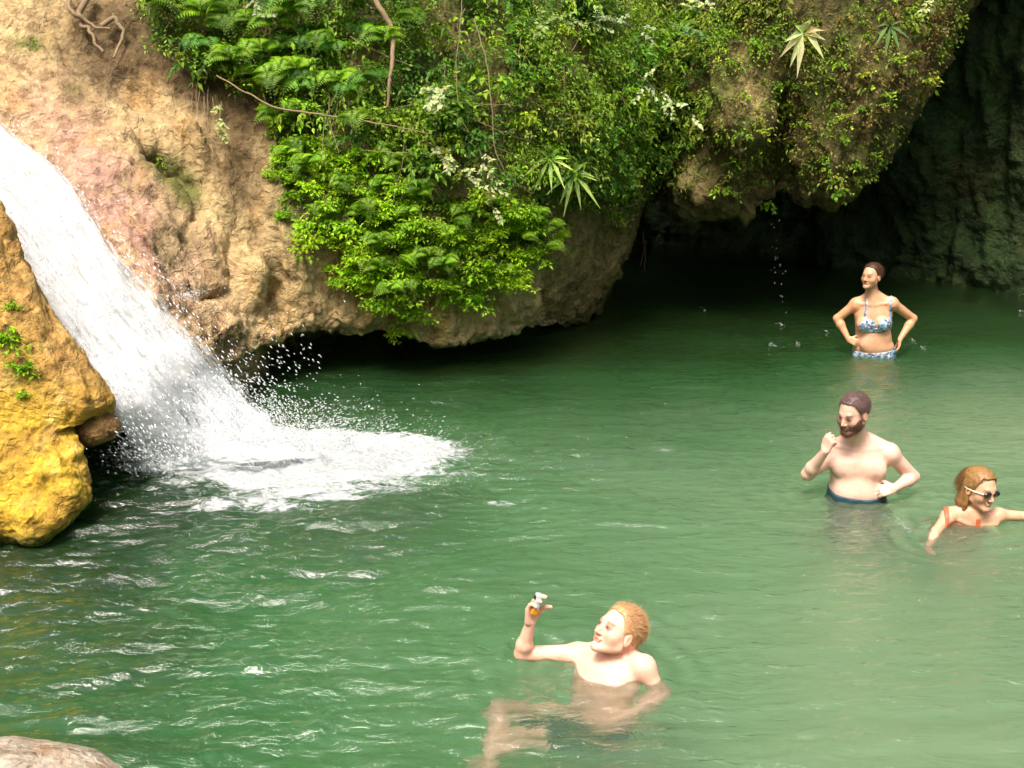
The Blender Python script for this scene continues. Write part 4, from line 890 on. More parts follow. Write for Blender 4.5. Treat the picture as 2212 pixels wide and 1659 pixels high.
def skin_material(name, rough=.42):
    m = new_mat(name); n = N(m); co = n.coords(); c = n.attr('col')
    c = n.mix(.8, c, n.ramp(n.noise(co, 13, 6, .7), [(.3, (.88, .70, .64)), (.5, (1, .95, .93)), (.7, (1.1, 1.06, 1.05))]), 'MULTIPLY')
    p = n('ShaderNodeBsdfPrincipled', ins={'Base Color': c, 'Roughness': rough, 'Normal': n.bump(n.noise(co, 90, 3), .0015, .5)})
    p.inputs['Subsurface Weight'].default_value = .12; p.inputs['Subsurface Radius'].default_value = (.012, .005, .003); p.inputs['Subsurface Scale'].default_value = .6
    p.inputs['Specular IOR Level'].default_value = .4; n.out(p); return m
M_SKIN = skin_material('wet_skin')
def plain(name, col, rough=.5, noise_s=60, amp=.5, spec=.5, col2=None):
    m = new_mat(name); n = N(m); co = n.coords(); col2 = col2 or tuple(x * (1 - amp) for x in col)
    c = n.mix(n.noise(co, noise_s, 4, .6), col2, col); b = n.bump(n.noise(co, noise_s * 2, 3), .002, .5)
    p = n('ShaderNodeBsdfPrincipled', ins={'Base Color': c, 'Roughness': rough, 'Normal': b}); p.inputs['Specular IOR Level'].default_value = spec; n.out(p); return m
def hair_field(F, C, B, s, g, thick=.010, side=.074, noise_a=.006, nseed=700):
    """shell over the skull above the hairline g(y)"""
    lo, hi = C - .16 * s, C + .16 * s; sl = F.box(lo, hi, 0); P = F.pts(sl); q = (P - C) @ B.T / s
    f, _, _ = el(C + s * (B[1] * -.016 + B[2] * .038), V3(.076, .098, .084) * s, B); d = f(P) - thick * s - noise_a * fbm(P * 45, 3, nseed)
    hz = g(q[..., 1]) + .020 * np.exp(-((np.abs(q[..., 0]) - .047) / .014) ** 2) * (q[..., 1] > .02) + .007 * fbm(P * 55, 2, nseed + 5); m = (hz - q[..., 2]) * s; ear = .026 * s - np.linalg.norm((q - V3(0, -.004, -.012)) * V3(0, 1, .75), axis=-1) * s
    o = np.full(F.n, .2, np.float32); o[sl] = np.maximum(np.maximum(d, m * .8), np.where(np.abs(q[..., 0]) > .05, ear, -1)); return o
def face_colors(P, C, B, s, base, lip, brow, cheek=(.12), lash=(.10, .05, .035), scl=None, squint=False):
    q = (P - C) @ B.T / s; c = np.broadcast_to(np.asarray(base, float), P.shape).copy(); front = q[:, 1] > .045
    nz = fbm(P * 30, 3, 710)
    ck = np.exp(-(((np.abs(q[:, 0]) - .045) / .022) ** 2 + ((q[:, 2] + .03) / .022) ** 2)) * front; c = lerp(c, np.array(base) * [1.0, .68, .62], ck * cheek * 3)
    nose = np.exp(-((q[:, 0] / .014) ** 2 + ((q[:, 2] + .034) / .014) ** 2)) * front; c = lerp(c, np.array(base) * [1, .65, .58], nose * .4)
    lp = np.exp(-((q[:, 0] / .021) ** 2) ** 2 - (((q[:, 2] + .0635) / .0095) ** 2) ** 2) * front; c = lerp(c, np.array(lip, float), lp * .9)
    mo = np.exp(-((q[:, 0] / .022) ** 4) - ((q[:, 2] + .0635) / .0026) ** 2) * front; c = lerp(c, np.array([.16, .04, .03]), mo * .85)
    bz = .021 + .003 * np.cos((np.abs(q[:, 0]) - .034) * 80); br = np.exp(-(((np.abs(q[:, 0]) - .034) / .017) ** 4) - ((q[:, 2] - bz) / .0066) ** 2) * front; c = lerp(c, np.array(brow, float), br * .95)
    ex = np.exp(-(((np.abs(q[:, 0]) - .031) / .0150) ** 4) - ((q[:, 2] - .002) / (.0065 if squint else .0092)) ** 2) * front; c = lerp(c, np.array(lash, float), ex * .95)
    so = np.exp(-(((np.abs(q[:, 0]) - .031) / .02) ** 2) - ((q[:, 2] - .002) / .013) ** 2) * front; c = lerp(c, c * [.82, .66, .6], so * .6)
    for sx in (-1, 1):
        nn_ = np.exp(-(((q[:, 0] - sx * .008) / .004) ** 2 + ((q[:, 2] + .045) / .004) ** 2)) * (q[:, 1] > .09); c = lerp(c, np.array([.2, .06, .04]), nn_ * .7)
    er = np.exp(-(((np.abs(q[:, 0]) - .085) / .01) ** 2 + ((q[:, 1] + .008) / .02) ** 2 + ((q[:, 2] + .008) / .03) ** 2)); c = lerp(c, np.array(base) * [1, .66, .6], er * .5)
    return c, q
def eyeballs(root, L, s, org, B_):
    for q in (-1, 1):
        for nm, r, y, m in (('eye', .0108, .0786, M_EYE), ):
            bmv, bmf = uvs(12, 8); e = mesh_from(nm, (bmv * V3(r, r, r * .42) * s) @ B_, bmf, m, parent=root); e.location = L(q * .031, y, .001) - org
            i = mesh_from('iris', (bmv * V3(.0050, .0052, .0045) * s) @ B_, bmf, M_IRIS, parent=e); i.location = (L(q * .031, y + .0085, .001) - L(q * .031, y, .001))
def uvs(a, b):
    th, ph = np.meshgrid(np.linspace(0.001, math.pi - .001, b), np.linspace(0, 2 * math.pi, a), indexing='ij'); G = np.stack([np.sin(th) * np.cos(ph), np.sin(th) * np.sin(ph), np.cos(th)], -1)
    return G.reshape(-1, 3), grid_faces(b, a)[:, ::-1]
M_EYE = plain('eye_white', (.28, .23, .20), .2, 10, .1); M_IRIS = plain('eye_iris', (.05, .05, .045), .15, 10, .3)
def strands(root, name, base, dirs, L0, r0, mat, org, n_seg=5, droop=.2, curl=.003):
    ps = []
    for b, d in zip(base, dirs):
        L = L0 * rng.uniform(.6, 1.15); t = np.linspace(0, 1, n_seg)[:, None]; p = b + d * L * t + V3(0, 0, -1) * L * droop * t ** 2 + np.cumsum(rng.normal(0, curl, (n_seg, 3)), 0) * t
        ps.append(tube(p, np.linspace(r0, r0 * .25, n_seg), 4))
    V, Fc = merge(ps); return mesh_from(name, V - org, Fc, mat, parent=root)

MALE = [(.02, .150, .105, 0), (.12, .168, .115, 0), (.25, .160, .112, .004), (.38, .155, .112, .004), (.52, .162, .114, .0), (.66, .175, .118, 0), (.78, .178, .112, -.004), (.87, .155, .088, -.01), (.94, .105, .070, -.012)]
def crop(root, C, B, s, g, mat, O, n, L, r, droop=.1, out=.5):
    """short hairs standing on the scalp, so that its edge is not clean"""
    bs, dd = [], []
    while len(bs) < n:
        d = unit(rng.normal(0, 1, 3)); q = d * V3(.081, .103, .090) + V3(0, -.016, .038)
        if q[2] < g(q[1]) - .004 or (abs(q[0]) > .06 and abs(q[1]) < .02 and q[2] < .02): continue
        bs.append(C + s * (q @ B)); dd.append(unit((d * out + V3(0, -.7, -.1)) @ B + rng.normal(0, .22 * min(1, out * 2), 3)))
    strands(root, 'loose_hair', bs, dd, L, r, mat, O, 4, droop, .001)

def finish(name, F, org, label, colfn):
    Vt, Q = F.mesh(); c = colfn(Vt); root = empty(name, tuple(org)); body = mesh_from('body', Vt - org, Q, M_SKIN, cols=np.clip(c, .01, .95), parent=root)
    tag(root, label, 'person'); return root
def cloth(F, root, name, f, org, mat):
    Vt, Q = F.mesh(f); return mesh_from(name, Vt - org, Q, mat, parent=root)

# ---------------------------------------------------------------- woman standing at the back
def standing_woman():
    O = at(1889, 765, z=0.); J = lambda u, v, dy=0.: at(u, v, Y=O[1] + dy)
    nk = J(1886.5, 647, -.02); pel = V3(J(1889, 765)[0], O[1] + .02, nk[2] - .62); r0 = unit(V3(-.95, .29, 0)); r1 = r0   # her right hand is at picture left
    F = Field(V3(O[0] - .46, O[1] - .36, -.62), V3(O[0] + .5, O[1] + .32, 1.0), .0058)
    st = [(.0, .170, .12, 0), (.12, .198, .135, 0), (.26, .188, .130, .005), (.40, .168, .118, .010), (.52, .160, .112, .004), (.64, .166, .112, 0), (.76, .174, .108, -.004), (.87, .150, .085, -.01), (.95, .095, .068, -.012)]
    T = torso(F, pel, nk, r0, r1, st)
    for q in (-1, 1): F.add(el(T(q * .080, .085, .66), V3(.074, .060, .066)), .03)
    F.add(el(T(0, .085, .33), V3(.12, .045, .07)), .04)
    C = J(1882.5, 597, -.05); B = frame(R(50), R(6)); F.add(rc(nk + V3(0, .0, -.02), C + V3(.008, .03, -.06), .062, .053), .03)
    for q in (-1, 1): F.add(rc(T(q * .04, -.02, 1.05), T(q * .15, -.01, .92), .040, .046), .035)
    head(F, C, B, .98, True)
    shR, shL = J(1849, 657, .04), J(1927, 655, -.05); eR, eL = J(1809, 688, .10), J(1972, 688, .03); wR, wL = J(1833, 733, .0), J(1944, 733, -.07)
    arm(F, shR, eR, wR, .96, 1.02); arm(F, shL, eL, wL, .96, 1.02)
    hand(F, wR, V3(.75, -.5, -.25), V3(.3, .9, -.2), 1, .88, (.5, .4, .3), .3); hand(F, wL, V3(-.12, -.25, -1.), V3(-.95, .2, 0), 1, .88, (.25, .3, .2), .2)
    for q, kx in ((-1, -.10), (1, .14)):
        hp = T(q * .09, 0, .03); kn = V3(pel[0] - q * .11, pel[1] - .02, hp[2] - .42); F.add(rc(hp, kn, .098, .066), .05)
    anatomy(F, T, True)
    body_f = F.f.copy()
    base = (.58, .335, .20)
    def col(P):
        c, q = face_colors(P, C, B, .98, base, (.50, .12, .09), (.14, .07, .04), .14, squint=True)
        n = fbm(P * 8, 3, 720); red = np.clip(.3 + n, 0, 1); c = lerp(c, np.array([.62, .30, .17]), red * .25 * (P[:, 2] < C[2] - .12))
        armm = sstep(.17, .22, np.abs(P[:, 0] - O[0])); c = lerp(c, np.array([.60, .30, .15]), armm * .55); return c
    root = finish('person', F, O, 'woman in a blue and white patterned bikini standing hip-deep with hands on her hips', col)
    P = F.pts(tuple(slice(0, k) for k in F.n)).reshape(-1, 3); up = unit(nk - pel); L = np.linalg.norm(nk - pel); h = ((P - pel) @ up / L).reshape(F.n); rt = unit(r0); fw = np.cross(up, rt)
    lx = ((P - pel) @ rt).reshape(F.n); ly = ((P - pel) @ fw).reshape(F.n); sh = F.n
    nolimb = np.abs(lx) - .205
    cups = np.minimum(*[np.linalg.norm(np.stack([(lx - q * .083) / 1.08, (ly - .10) * .6, (h - .645) * L / .88 ], -1), axis=-1) - .074 for q in (-1, 1)])
    band = np.maximum(np.abs(h - .575) * L - .022, np.abs(lx) - .18); strp = np.full(sh, 1., np.float32)
    for q in (-1, 1): strp = np.minimum(strp, np.maximum(np.abs(np.abs(lx) - .112 + (h - .75) * .02) - .0105, np.maximum((.66 - h) * L, (h - 1.04) * L)))
    reg = np.minimum(np.minimum(cups, band), strp); reg = np.maximum(reg, np.abs(lx) - .19)
    m = new_mat('patterned_swimwear'); n = N(m); co = n.coords(); vo = n.t.nodes.new('ShaderNodeTexVoronoi'); vo.inputs['Scale'].default_value = 55; n.t.links.new(co, vo.inputs['Vector'])
    sp = n.t.nodes.new('ShaderNodeSeparateColor'); n.t.links.new(vo.outputs['Color'], sp.inputs[0])
    cc = n.ramp(sp.outputs[0], [(0, (.06, .10, .20)), (.3, (.48, .53, .58)), (.5, (.14, .32, .38)), (.68, (.56, .46, .50)), (.85, (.18, .25, .40)), (1, (.58, .64, .66))]); cc.node.color_ramp.interpolation = 'CONSTANT'
    n.out(n('ShaderNodeBsdfPrincipled', ins={'Base Color': cc, 'Roughness': .6}))
    cloth(F, root, 'bikini_top', np.maximum(body_f - .0065, reg).astype(np.float32), O, m)
    hand_cut = np.maximum(np.abs(lx) - .23, 0); bott = np.maximum(np.maximum(np.abs(h - .10) * L - .075, np.abs(lx) - .205), -1)
    cloth(F, root, 'bikini_bottom', np.maximum(body_f - .006, bott).astype(np.float32), O, m)
    hm = plain('dark_brown_hair', (.085, .035, .018), .35, 90, .6)
    g = lambda y: np.interp(y, [-.12, -.05, -.01, .03, .05, .07, .1], [-.09, -.07, -.02, .045, .078, .098, .12])
    hf = hair_field(F, C, B, .98, g, .008, noise_a=.004); cloth(F, root, 'hair', hf, O, hm)
    crop(root, C, B, .98, g, hm, O, 1800, .022, .0013)
    bmv, bmf = uvs(16, 12); b = mesh_from('hair_bun', bmv * V3(.03, .032, .034), bmf, hm, parent=root); b.location = C + B[1] * -.105 + B[2] * -.02 - O
standing_woman()

# ---------------------------------------------------------------- bearded man
def bearded_man():
    O = at(1853, 1072, z=0.); J = lambda u, v, dy=0.: at(u, v, Y=O[1] + dy)
    nk = J(1858, 955, -.0); pel = V3(J(1853, 1072)[0], O[1] + .05, nk[2] - .52)
    r0 = unit(V3(-.96, .22, 0)); r1 = unit(V3(-.97, .18, 0))
    F = Field(V3(O[0] - .50, O[1] - .46, -.75), V3(O[0] + .52, O[1] + .36, .92), .0052)
    st = [(.0, .160, .12, 0), (.12, .182, .130, 0), (.25, .182, .135, .016), (.38, .176, .135, .018), (.52, .174, .126, .006), (.66, .184, .124, 0), (.78, .190, .118, -.004), (.88, .165, .092, -.01), (.95, .105, .072, -.012)]
    T = torso(F, pel, nk, r0, r1, st)
    for q in (-1, 1): F.add(el(T(q * .085, .085, .70), V3(.080, .034, .055), np.stack([unit(r1), np.cross(V3(0, 0, 1), unit(r1)), V3(0, 0, 1)])), .045)
    F.add(el(T(0, .08, .38), V3(.14, .07, .10)), .06)
    C = J(1843, 893, -.10); B = frame(R(52), R(-12)); s = 1.05
    F.add(rc(nk + V3(0, .01, -.02), C + V3(.01, .05, -.06), .068, .062), .03)
    for q in (-1, 1): F.add(rc(T(q * .05, -.02, 1.03), T(q * .17, -.01, .90), .038, .048), .035)
    head(F, C, B, s)
    shR, shL = J(1800, 985, .05), J(1923, 980, -.04); eR, eL = J(1745, 1024, -.02), J(1972, 1030, .02); wR, wL = J(1783, 975, -.16), J(1932, 1055, -.14)
    arm(F, shR, eR, wR, 1.05); arm(F, shL, eL, wL, 1.05)
    hand(F, wR, V3(.18, -.15, 1.), V3(.75, .45, 0.1), 1, 1.02, (1.1, 1.0, .7), .7, .02, .4)
    hand(F, wL, V3(-.9, .15, -.25), V3(.05, .8, -.6), -1, 1.0, (.5, .45, .3), .2, .01)
    for q in (-1, 1):
        hp = T(q * .09, 0, .03); kn = V3(pel[0] - q * .12, pel[1] - .05, hp[2] - .42); F.add(rc(hp, kn, .090, .062), .05)
    anatomy(F, T, True)
    body_f = F.f.copy(); base = (.72, .48, .38)
    def col(P):
        c, q = face_colors(P, C, B, s, (.66, .41, .31), (.40, .13, .10), (.07, .035, .025), .16)
        hd = sstep(-.14 * s, -.11 * s, q[:, 2] * s); c = lerp(np.broadcast_to(base, c.shape) * 1.0, c, hd)
        for sx in (-1, 1):
            npl = T(sx * .098, .125, .66); d = np.linalg.norm(P - npl, axis=1); c = lerp(c, np.array([.55, .26, .2]), np.exp(-(d / .016) ** 2) * .7)
        lx = (P - pel) @ unit(r1); hz = P[:, 2]; c = lerp(c, np.array([.50, .36, .28]), .20 * np.exp(-((lx / .05) ** 2)) * ((hz > .2) & (hz < .45)) * (fbm(P * 60, 2, 730) > -.1))
        el_ = np.exp(-(np.linalg.norm(P - eR, axis=1) / .05) ** 2) + np.exp(-(np.linalg.norm(P - eL, axis=1) / .05) ** 2) + .7 * np.exp(-(np.linalg.norm(P - wR - [0, 0, .08], axis=1) / .08) ** 2)
        return lerp(c, np.array([.72, .36, .27]), np.clip(el_, 0, 1) * .5)
    root = finish('person', F, O, 'bearded bare-chested man standing waist-deep with one fist raised to his chin', col)
    fsl = tuple(slice(0, k) for k in F.n); P = F.pts(fsl); up = unit(nk - pel); h = (P - pel) @ up / np.linalg.norm(nk - pel); lx = (P - pel) @ unit(r0)
    cloth(F, root, 'swim_trunks', np.maximum(body_f - .010 - .004 * np.sin(lx * 60), np.maximum(h - .37 - .02 * np.sin(lx * 9), np.abs(lx) - .215)).astype(np.float32), O, plain('dark_teal_trunks', (.03, .10, .12), .6, 25, .6, col2=(.015, .03, .06)))
    hm = plain('short_brown_hair', (.17, .10, .09), .55, 120, .7, col2=(.045, .022, .018))
    g = lambda y: np.interp(y, [-.12, -.06, -.02, .015, .035, .055, .075, .1], [-.08, -.06, -.03, .0, .045, .078, .095, .12])
    cloth(F, root, 'hair', hair_field(F, C, B, s, g, .006, noise_a=.005), O, hm)
    q = (P - C) @ B.T / s; L = lambda x, y, z: C + s * (x * B[0] + y * B[1] + z * B[2])
    side = np.interp(q[..., 2], [-.13, -.10, -.05, -.02, .01], [.2, .2, .030, .018, .028]); lower = np.interp(np.abs(q[..., 0]), [0, .024, .034, .06, .08], [-.045, -.045, -.045, -.035, .01])
    jaw = np.maximum.reduce([(q[..., 2] - lower), -(q[..., 1] - .012) - .02 * (q[..., 2] < -.05), (-.128 - q[..., 2])]) * s
    mouth = .0125 * s - np.linalg.norm(q * V3(.72, 0, 1.) + V3(0, 0, .0635), axis=-1) * s
    bf = np.maximum.reduce([body_f - (.0045 + .004 * fbm(P[..., :] * 60, 2, 740)) - .006 * (q[..., 2] < -.085), jaw * .8, np.where(q[..., 1] > .06, mouth * .8, -1)])
    bf[(np.abs(q).max(-1) > .135) | (q[..., 1] > .099)] = .2
    bm_ = plain('dark_brown_beard', (.17, .07, .035), .6, 120, .7, col2=(.06, .022, .014)); bo = cloth(F, root, 'beard', bf.astype(np.float32), O, bm_)
    bv_ = np.array([v.co[:] for v in bo.data.vertices]) + O; bv_ = bv_[rng.integers(0, len(bv_), 1500)]; qd = unit(bv_ - (C + B[1] * .02)); strands(root, 'beard_hair', bv_ - qd * .003, unit(qd * .8 + V3(0, 0, -.7) + rng.normal(0, .2, qd.shape)), .012, .0012, bm_, O, 4, .1, .001)
    eyeballs(root, L, s, O, B); crop(root, C, B, s, g, hm, O, 3200, .013, .0013)
bearded_man()

# ---------------------------------------------------------------- girl with goggles
def girl():
    O = at(2098, 1130, z=0.); J = lambda u, v, dy=0.: at(u, v, Y=O[1] + dy)
    nk = J(2103, 1112, .0); pel = nk + V3(-.03, .22, -.42); r0 = unit(V3(-.95, .2, 0)); r1 = unit(V3(-.97, .2, 0))
    F = Field(V3(O[0] - .40, O[1] - .38, -.62), V3(O[0] + .50, O[1] + .42, .50), .0052)
    st = [(.0, .13, .10, 0), (.14, .14, .105, 0), (.3, .125, .10, 0), (.48, .122, .095, 0), (.64, .130, .092, 0), (.78, .138, .088, 0), (.90, .120, .070, 0), (.97, .075, .055, 0)]
    T = torso(F, pel, nk, r0, r1, st, .03)
    C = J(2117, 1056, -.01); B = frame(R(-24), R(-3), R(4)); s = 1.04
    F.add(rc(nk + V3(0, .0, -.03), C + V3(-.01, .02, -.06), .046, .044), .025)
    for q in (-1, 1): F.add(rc(T(q * .04, 0, 1.04), T(q * .12, 0, .93), .026, .034), .03)
    head(F, C, B, s, True)
    shR, shL = J(2048, 1116, .0), J(2156, 1112, .02); eR, wR = J(2022, 1140, -.12) - V3(0, 0, .03), J(2003, 1175, -.30); eL = shL + V3(.19, .02, -.02); wL = eL + V3(.2, -.04, .0)
    wR[2] = -.055; eR[2] = min(eR[2], .0)
    arm(F, shR, eR, wR, .82, .9); arm(F, shL, eL, wL, .82, .9); hand(F, wR, V3(-.1, -1, .05), V3(0, .05, -1), -1, .85, (.15, .2, .1), .1, .12); hand(F, wL, V3(1, -.2, 0), V3(0, 0, -1), 1, .85, (.1, .1, .1), .1)
    for q in (-1, 1): leg(F, T(q * .07, 0, .03), T(q * .08, .0, -.2) + V3(0, .05, -.14), T(q * .09, 0, -.2) + V3(0, .3, -.2), .75)
    anatomy(F, T, True)
    body_f = F.f.copy(); base = (.64, .37, .24)
    def col(P):
        c, q = face_colors(P, C, B, s, base, (.55, .16, .13), (.2, .1, .05), .16)
        te = np.exp(-((q[:, 0] / .016) ** 4) - ((q[:, 2] + .0635) / .0035) ** 2) * (q[:, 1] > .06); return lerp(c, np.array([.85, .8, .75]), te * .9)
    root = finish('person', F, O, 'smiling girl with long wet blond hair and dark goggles, shoulder-deep beside the bearded man', col)
    fsl = tuple(slice(0, k) for k in F.n); P = F.pts(fsl); up = unit(nk - pel); L_ = np.linalg.norm(nk - pel); h = (P - pel) @ up / L_; lx = (P - pel) @ unit(r1)
    reg = np.minimum(np.maximum(h - .92, np.abs(lx) - .15), np.maximum(np.maximum(np.abs(np.abs(lx) - .095) - .014, h - 1.06), .8 - h)); reg = np.maximum(reg, np.abs(lx) - .155)
    cloth(F, root, 'swimsuit', np.maximum(body_f - .006, np.maximum(reg, .1 - h)).astype(np.float32), O, plain('coral_swimsuit', (.62, .13, .05), .5, 30, .3))
    hm = plain('wet_blond_hair', (.34, .19, .065), .42, 60, .5, .3, (.14, .06, .02))
    g = lambda y: np.interp(y, [-.12, -.03, .0, .03, .05, .07, .095], [-.16, -.13, -.05, .02, .065, .088, .11])
    hf = hair_field(F, C, B, s, g, .011, noise_a=.006); L = lambda x, y, z: C + s * (x * B[0] + y * B[1] + z * B[2])
    G = Field(F.lo, F.lo + (F.n - 1) * F.res, F.res); G.f = hf
    for x, y in ((-.06, -.02), (-.065, -.055), (-.03, -.085), (.01, -.095), (.05, -.08), (.068, -.045), (.068, -.01)):
        G.add(rc(L(x, y, .02), L(x * 1.0, y - .015, -.10), .021, .019), .012); G.add(rc(L(x, y - .015, -.10), L(x * .9, y - .01, -.175), .019, .008), .012)
    Gf = G.f + (.004 * fbm(P * np.array([70, 70, 14]), 3, 750)).astype(np.float32); cloth(F, root, 'hair', np.maximum(Gf, -(body_f + .004)), O, hm)
    crop(root, C, B, s, g, hm, O, 1500, .060, .0013, .8, .12)
    # goggles
    gm = plain('dark_goggle_lens', (.012, .012, .014), .08, 20, .2, .7); gs = plain('pale_goggle_strap', (.62, .6, .42), .5, 20, .2)
    bv, bf_ = uvs(20, 14); gr = empty('goggles'); gr.parent = root; gr.location = C - O; Bm = B
    for q in (-1, 1):
        vv_ = bv * V3(.029, .014, .0185) * s; w = (vv_ @ Bm) + s * (q * .032 * Bm[0] + .092 * Bm[1] + .002 * Bm[2]); mesh_from('lens', w, bf_, gm, parent=gr)
    an = np.linspace(-.3, math.pi + .3, 40)[::-1]; pts = np.stack([.0865 * np.cos(an), -.012 - .105 * np.sin(an) + .0 * an, .004 + .018 * np.clip(np.sin(an), 0, 1)], 1); pts = pts * s @ Bm
    V, Fc = tube(pts, .0042 * s, 6); mesh_from('strap', V, Fc, gs, parent=gr)
    V, Fc = tube((np.array([[-.01, .106, .003], [0, .108, .004], [.01, .106, .003]]) * s) @ Bm, .003, 6); mesh_from('nose_bridge', V, Fc, gm, parent=gr)
    for q in (-1, 1):
        V, Fc = tube((np.array([[q * .050, .088, .002], [q * .068, .06, .003], [q * .083, .02, .004]]) * s) @ Bm, .005, 6); mesh_from('side_strap', V, Fc, gm if q > 2 else gs, parent=gr)
girl()

# ---------------------------------------------------------------- red-haired man in front
def red_haired_man():
    O = at(1312, 1440, z=0.); J = lambda u, v, dy=0.: at(u, v, Y=O[1] + dy)
    C = J(1333, 1366, -.02); B = frame(R(64), R(36), R(-6)); s = 1.07
    nk = J(1316, 1432, .03); pel = nk + V3(-.06, -.22, -.36); nk = nk + V3(0, 0, .065)
    shR = J(1249, 1413, .12); shL = J(1392, 1441, -.10); r1 = unit(shR - shL); r1 = unit(r1 * [1, 1, .3]); r0 = unit(V3(-.75, .65, 0))
    F = Field(V3(O[0] - .66, O[1] - .62, -.66), V3(O[0] + .38, O[1] + .40, .50), .0050)
    T = torso(F, pel, nk, r0, r1, MALE)
    F.add(rc(nk + V3(.01, .01, -.03), C + V3(.04, .01, -.04), .066, .060), .03)
    for q in (-1, 1): F.add(rc(T(q * .05, -.01, 1.0), T(q * .16, 0, .9), .040, .046), .035)
    L = head(F, C, B, s)
    eR = J(1128, 1404, .10); eR[2] = .012; wR = J(1146, 1345, .06)
    eL = J(1432, 1490, -.14); eL[2] = -.10; wL = at(1325, 1540, Y=O[1] - .34); wL[2] = -.17
    arm(F, shR, eR, wR, 1.0, .95); arm(F, shL, eL, wL, 1.0, .95)
    hand(F, wR, V3(.10, -.05, 1.), V3(.75, -.65, 0), 1, 1.12, (.25, .55, .55), .9, .01, .25)
    hand(F, wL, V3(-.95, .1, -.1), V3(-.1, .9, -.3), 1, .95, (.6, .6, .4), .5)
    hR, hL = T(.09, 0, .03), T(-.09, 0, .03); kA = V3(-.06, O[1] - .22, -.17); kB = V3(.04, O[1] - .38, -.22); aA = V3(-.10, O[1] - .60, -.30); aB = V3(-.12, O[1] - .50, -.34)
    leg(F, hR, kA, kA + (aA - kA), .95, .95); leg(F, hL, kB, kB + V3(-.24, -.16, -.12), .95, .95)
    anatomy(F, T, True)
    body_f = F.f.copy(); base = (.76, .49, .385)
    def col(P):
        c, q = face_colors(P, C, B, s, (.78, .48, .36), (.55, .17, .12), (.34, .15, .07), .26, lash=(.13, .06, .05))
        sh = np.exp(-(np.linalg.norm(P - shL, axis=1) / .1) ** 2); c = lerp(c, np.array([.80, .42, .31]), sh * .3)
        hd = np.exp(-(np.linalg.norm(P - wR - V3(.01, 0, .07), axis=1) / .07) ** 2); c = lerp(c, np.array([.80, .42, .30]), hd * .5)
        el_ = np.exp(-(np.linalg.norm(P - eR, axis=1) / .06) ** 2); return lerp(c, np.array([.82, .42, .3]), el_ * .5)
    root = finish('person', F, O, 'red-haired man low in the water, looking up and raising a small camera', col)
    fsl = tuple(slice(0, k) for k in F.n); P = F.pts(fsl); up = unit(nk - pel); h = (P - pel) @ up / np.linalg.norm(nk - pel)
    th = np.full(F.n, .2, np.float32)
    for a, b in ((hR, kA), (hL, kB)): th = np.minimum(th, rc(a, a + (b - a) * .62, .11, .09)[0](P).astype(np.float32))
    d0 = np.linalg.norm(P - pel - up * .04, axis=-1) - .20
    cloth(F, root, 'swim_trunks', np.maximum(body_f - .009, np.minimum(np.maximum(h - .16, d0), np.maximum(th, h - .16))).astype(np.float32), O, plain('dark_green_trunks', (.02, .07, .05), .6, 25, .6))
    hm = plain('ginger_hair', (.64, .38, .18), .45, 40, .45, col2=(.36, .16, .06))
    g = lambda y: np.interp(y, [-.12, -.06, -.02, .02, .04, .06, .08, .1], [-.10, -.08, -.035, .0, .05, .078, .095, .12])
    cloth(F, root, 'hair', hair_field(F, C, B, s, g, .008, noise_a=.003), O, hm)
    bs, ds_ = [], []
    while len(bs) < 1500:
        d = unit(rng.normal(0, 1, 3)); q = d * V3(.080, .102, .090) + V3(0, -.016, .038)
        if q[2] < g(q[1]) + .012 or (abs(q[0]) > .05 and q[2] < .03): continue
        bs.append(C + s * (q @ B)); ds_.append(unit((unit(d * .45 + V3(0, -.75, .2)) @ B) + rng.normal(0, .28, 3)))
    strands(root, 'hair_tufts', bs, ds_, .032, .0016, hm, O, droop=.05, curl=.002)
    eyeballs(root, lambda x, y, z: C + s * (x * B[0] + y * B[1] + z * B[2]), s, O, B)
    crop(root, C, B, s, g, hm, O, 1800, .020, .0012)
    # the little camera he holds
    cc = wR + V3(.030, -.030, .128); r_ = empty('small_camera', tuple(cc)); tag(r_, 'small silver and orange waterproof camera in the raised hand of the red-haired man', 'camera')
    fw = unit(V3(-.8, -.2, .25)); rt = unit(np.cross(fw, V3(0, 0, 1))); upv = np.cross(rt, fw); Bc = np.stack([rt, fw, upv])
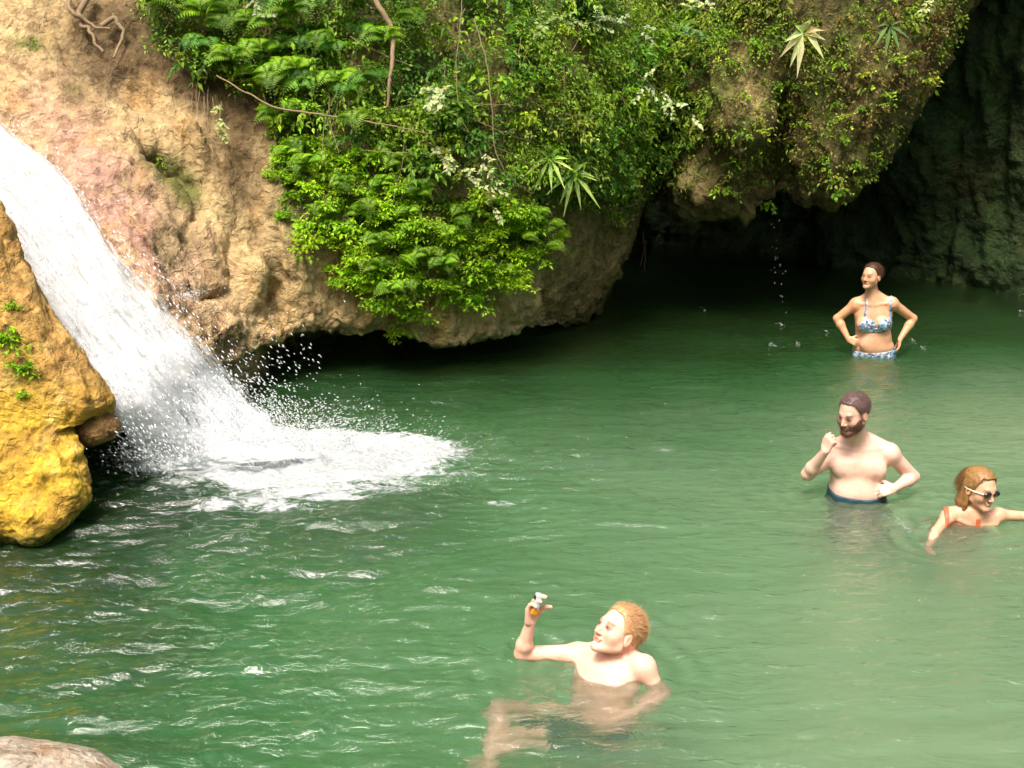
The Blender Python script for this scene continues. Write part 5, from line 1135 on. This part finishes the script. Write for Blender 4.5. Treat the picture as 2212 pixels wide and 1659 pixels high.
    def rbox(name, c, h_, mat, par, rr=.25):
        n_ = 14; th_, ph_ = np.meshgrid(np.linspace(0.001, math.pi - .001, n_), np.linspace(0, 2 * math.pi, 2 * n_), indexing='ij')
        G = np.stack([np.sin(th_) * np.cos(ph_), np.sin(th_) * np.sin(ph_), np.cos(th_)], -1); G = np.sign(G) * np.abs(G) ** rr; return mesh_from(name, ((G.reshape(-1, 3) * h_ + c) @ Bc), grid_faces(n_, 2 * n_)[:, ::-1], mat, parent=par)
    sv = plain('camera_silver', (.55, .56, .56), .3, 30, .2); dk = plain('camera_black', (.02, .02, .02), .3, 20, .3); og = plain('orange_grip', (.75, .30, .02), .4, 30, .3)
    bd = rbox('case', V3(0, 0, 0), V3(.018, .014, .040), sv, r_); rbox('screen', V3(0, -.0145, .008), V3(.013, .003, .022), dk, bd); rbox('lens', V3(0, .015, .018), V3(.010, .006, .010), dk, bd, .6); rbox('orange_strap', V3(0, .0, -.048), V3(.020, .017, .016), og, r_)
red_haired_man()
# ------------------------------------------------------------------ unseen wooded bank behind the photographer, added to block low sky light
def bank_material():
    m = new_mat('added_bank_foliage'); n = N(m); co = n.coords(); a = n.noise(co, 1.2, 6, .65); c = n.ramp(a, [(.3, (.015, .03, .008)), (.5, (.05, .09, .02)), (.7, (.11, .16, .04))])
    n.out(n('ShaderNodeBsdfDiffuse', ins={'Color': c})); return m
A = []
for k, an in enumerate(np.linspace(-.55, math.pi + .45, 16)):
    x, y = 15 * math.cos(an), 2 - 11 * math.sin(an)
    A.append([W(x * 1.5, y * 1.5, 11), W(x * 1.12, y * 1.12, 8.), W(x, y, 5.), W(x * .9, y * .9, 2.5), W(x * .92, y * .92, .2), W(x * .9, y * .9, -1.4)])
G = net(A, 12, 14); G, _d = displace(G, 1.2, .3, .05, seed=31, vert=1)
o = mesh_from('sky_block_bank', G.reshape(-1, 3), grid_faces(*G.shape[:2]), bank_material()); tag(o, 'unseen wooded slope behind the photographer, added to block low sky light', None, None, 'structure')
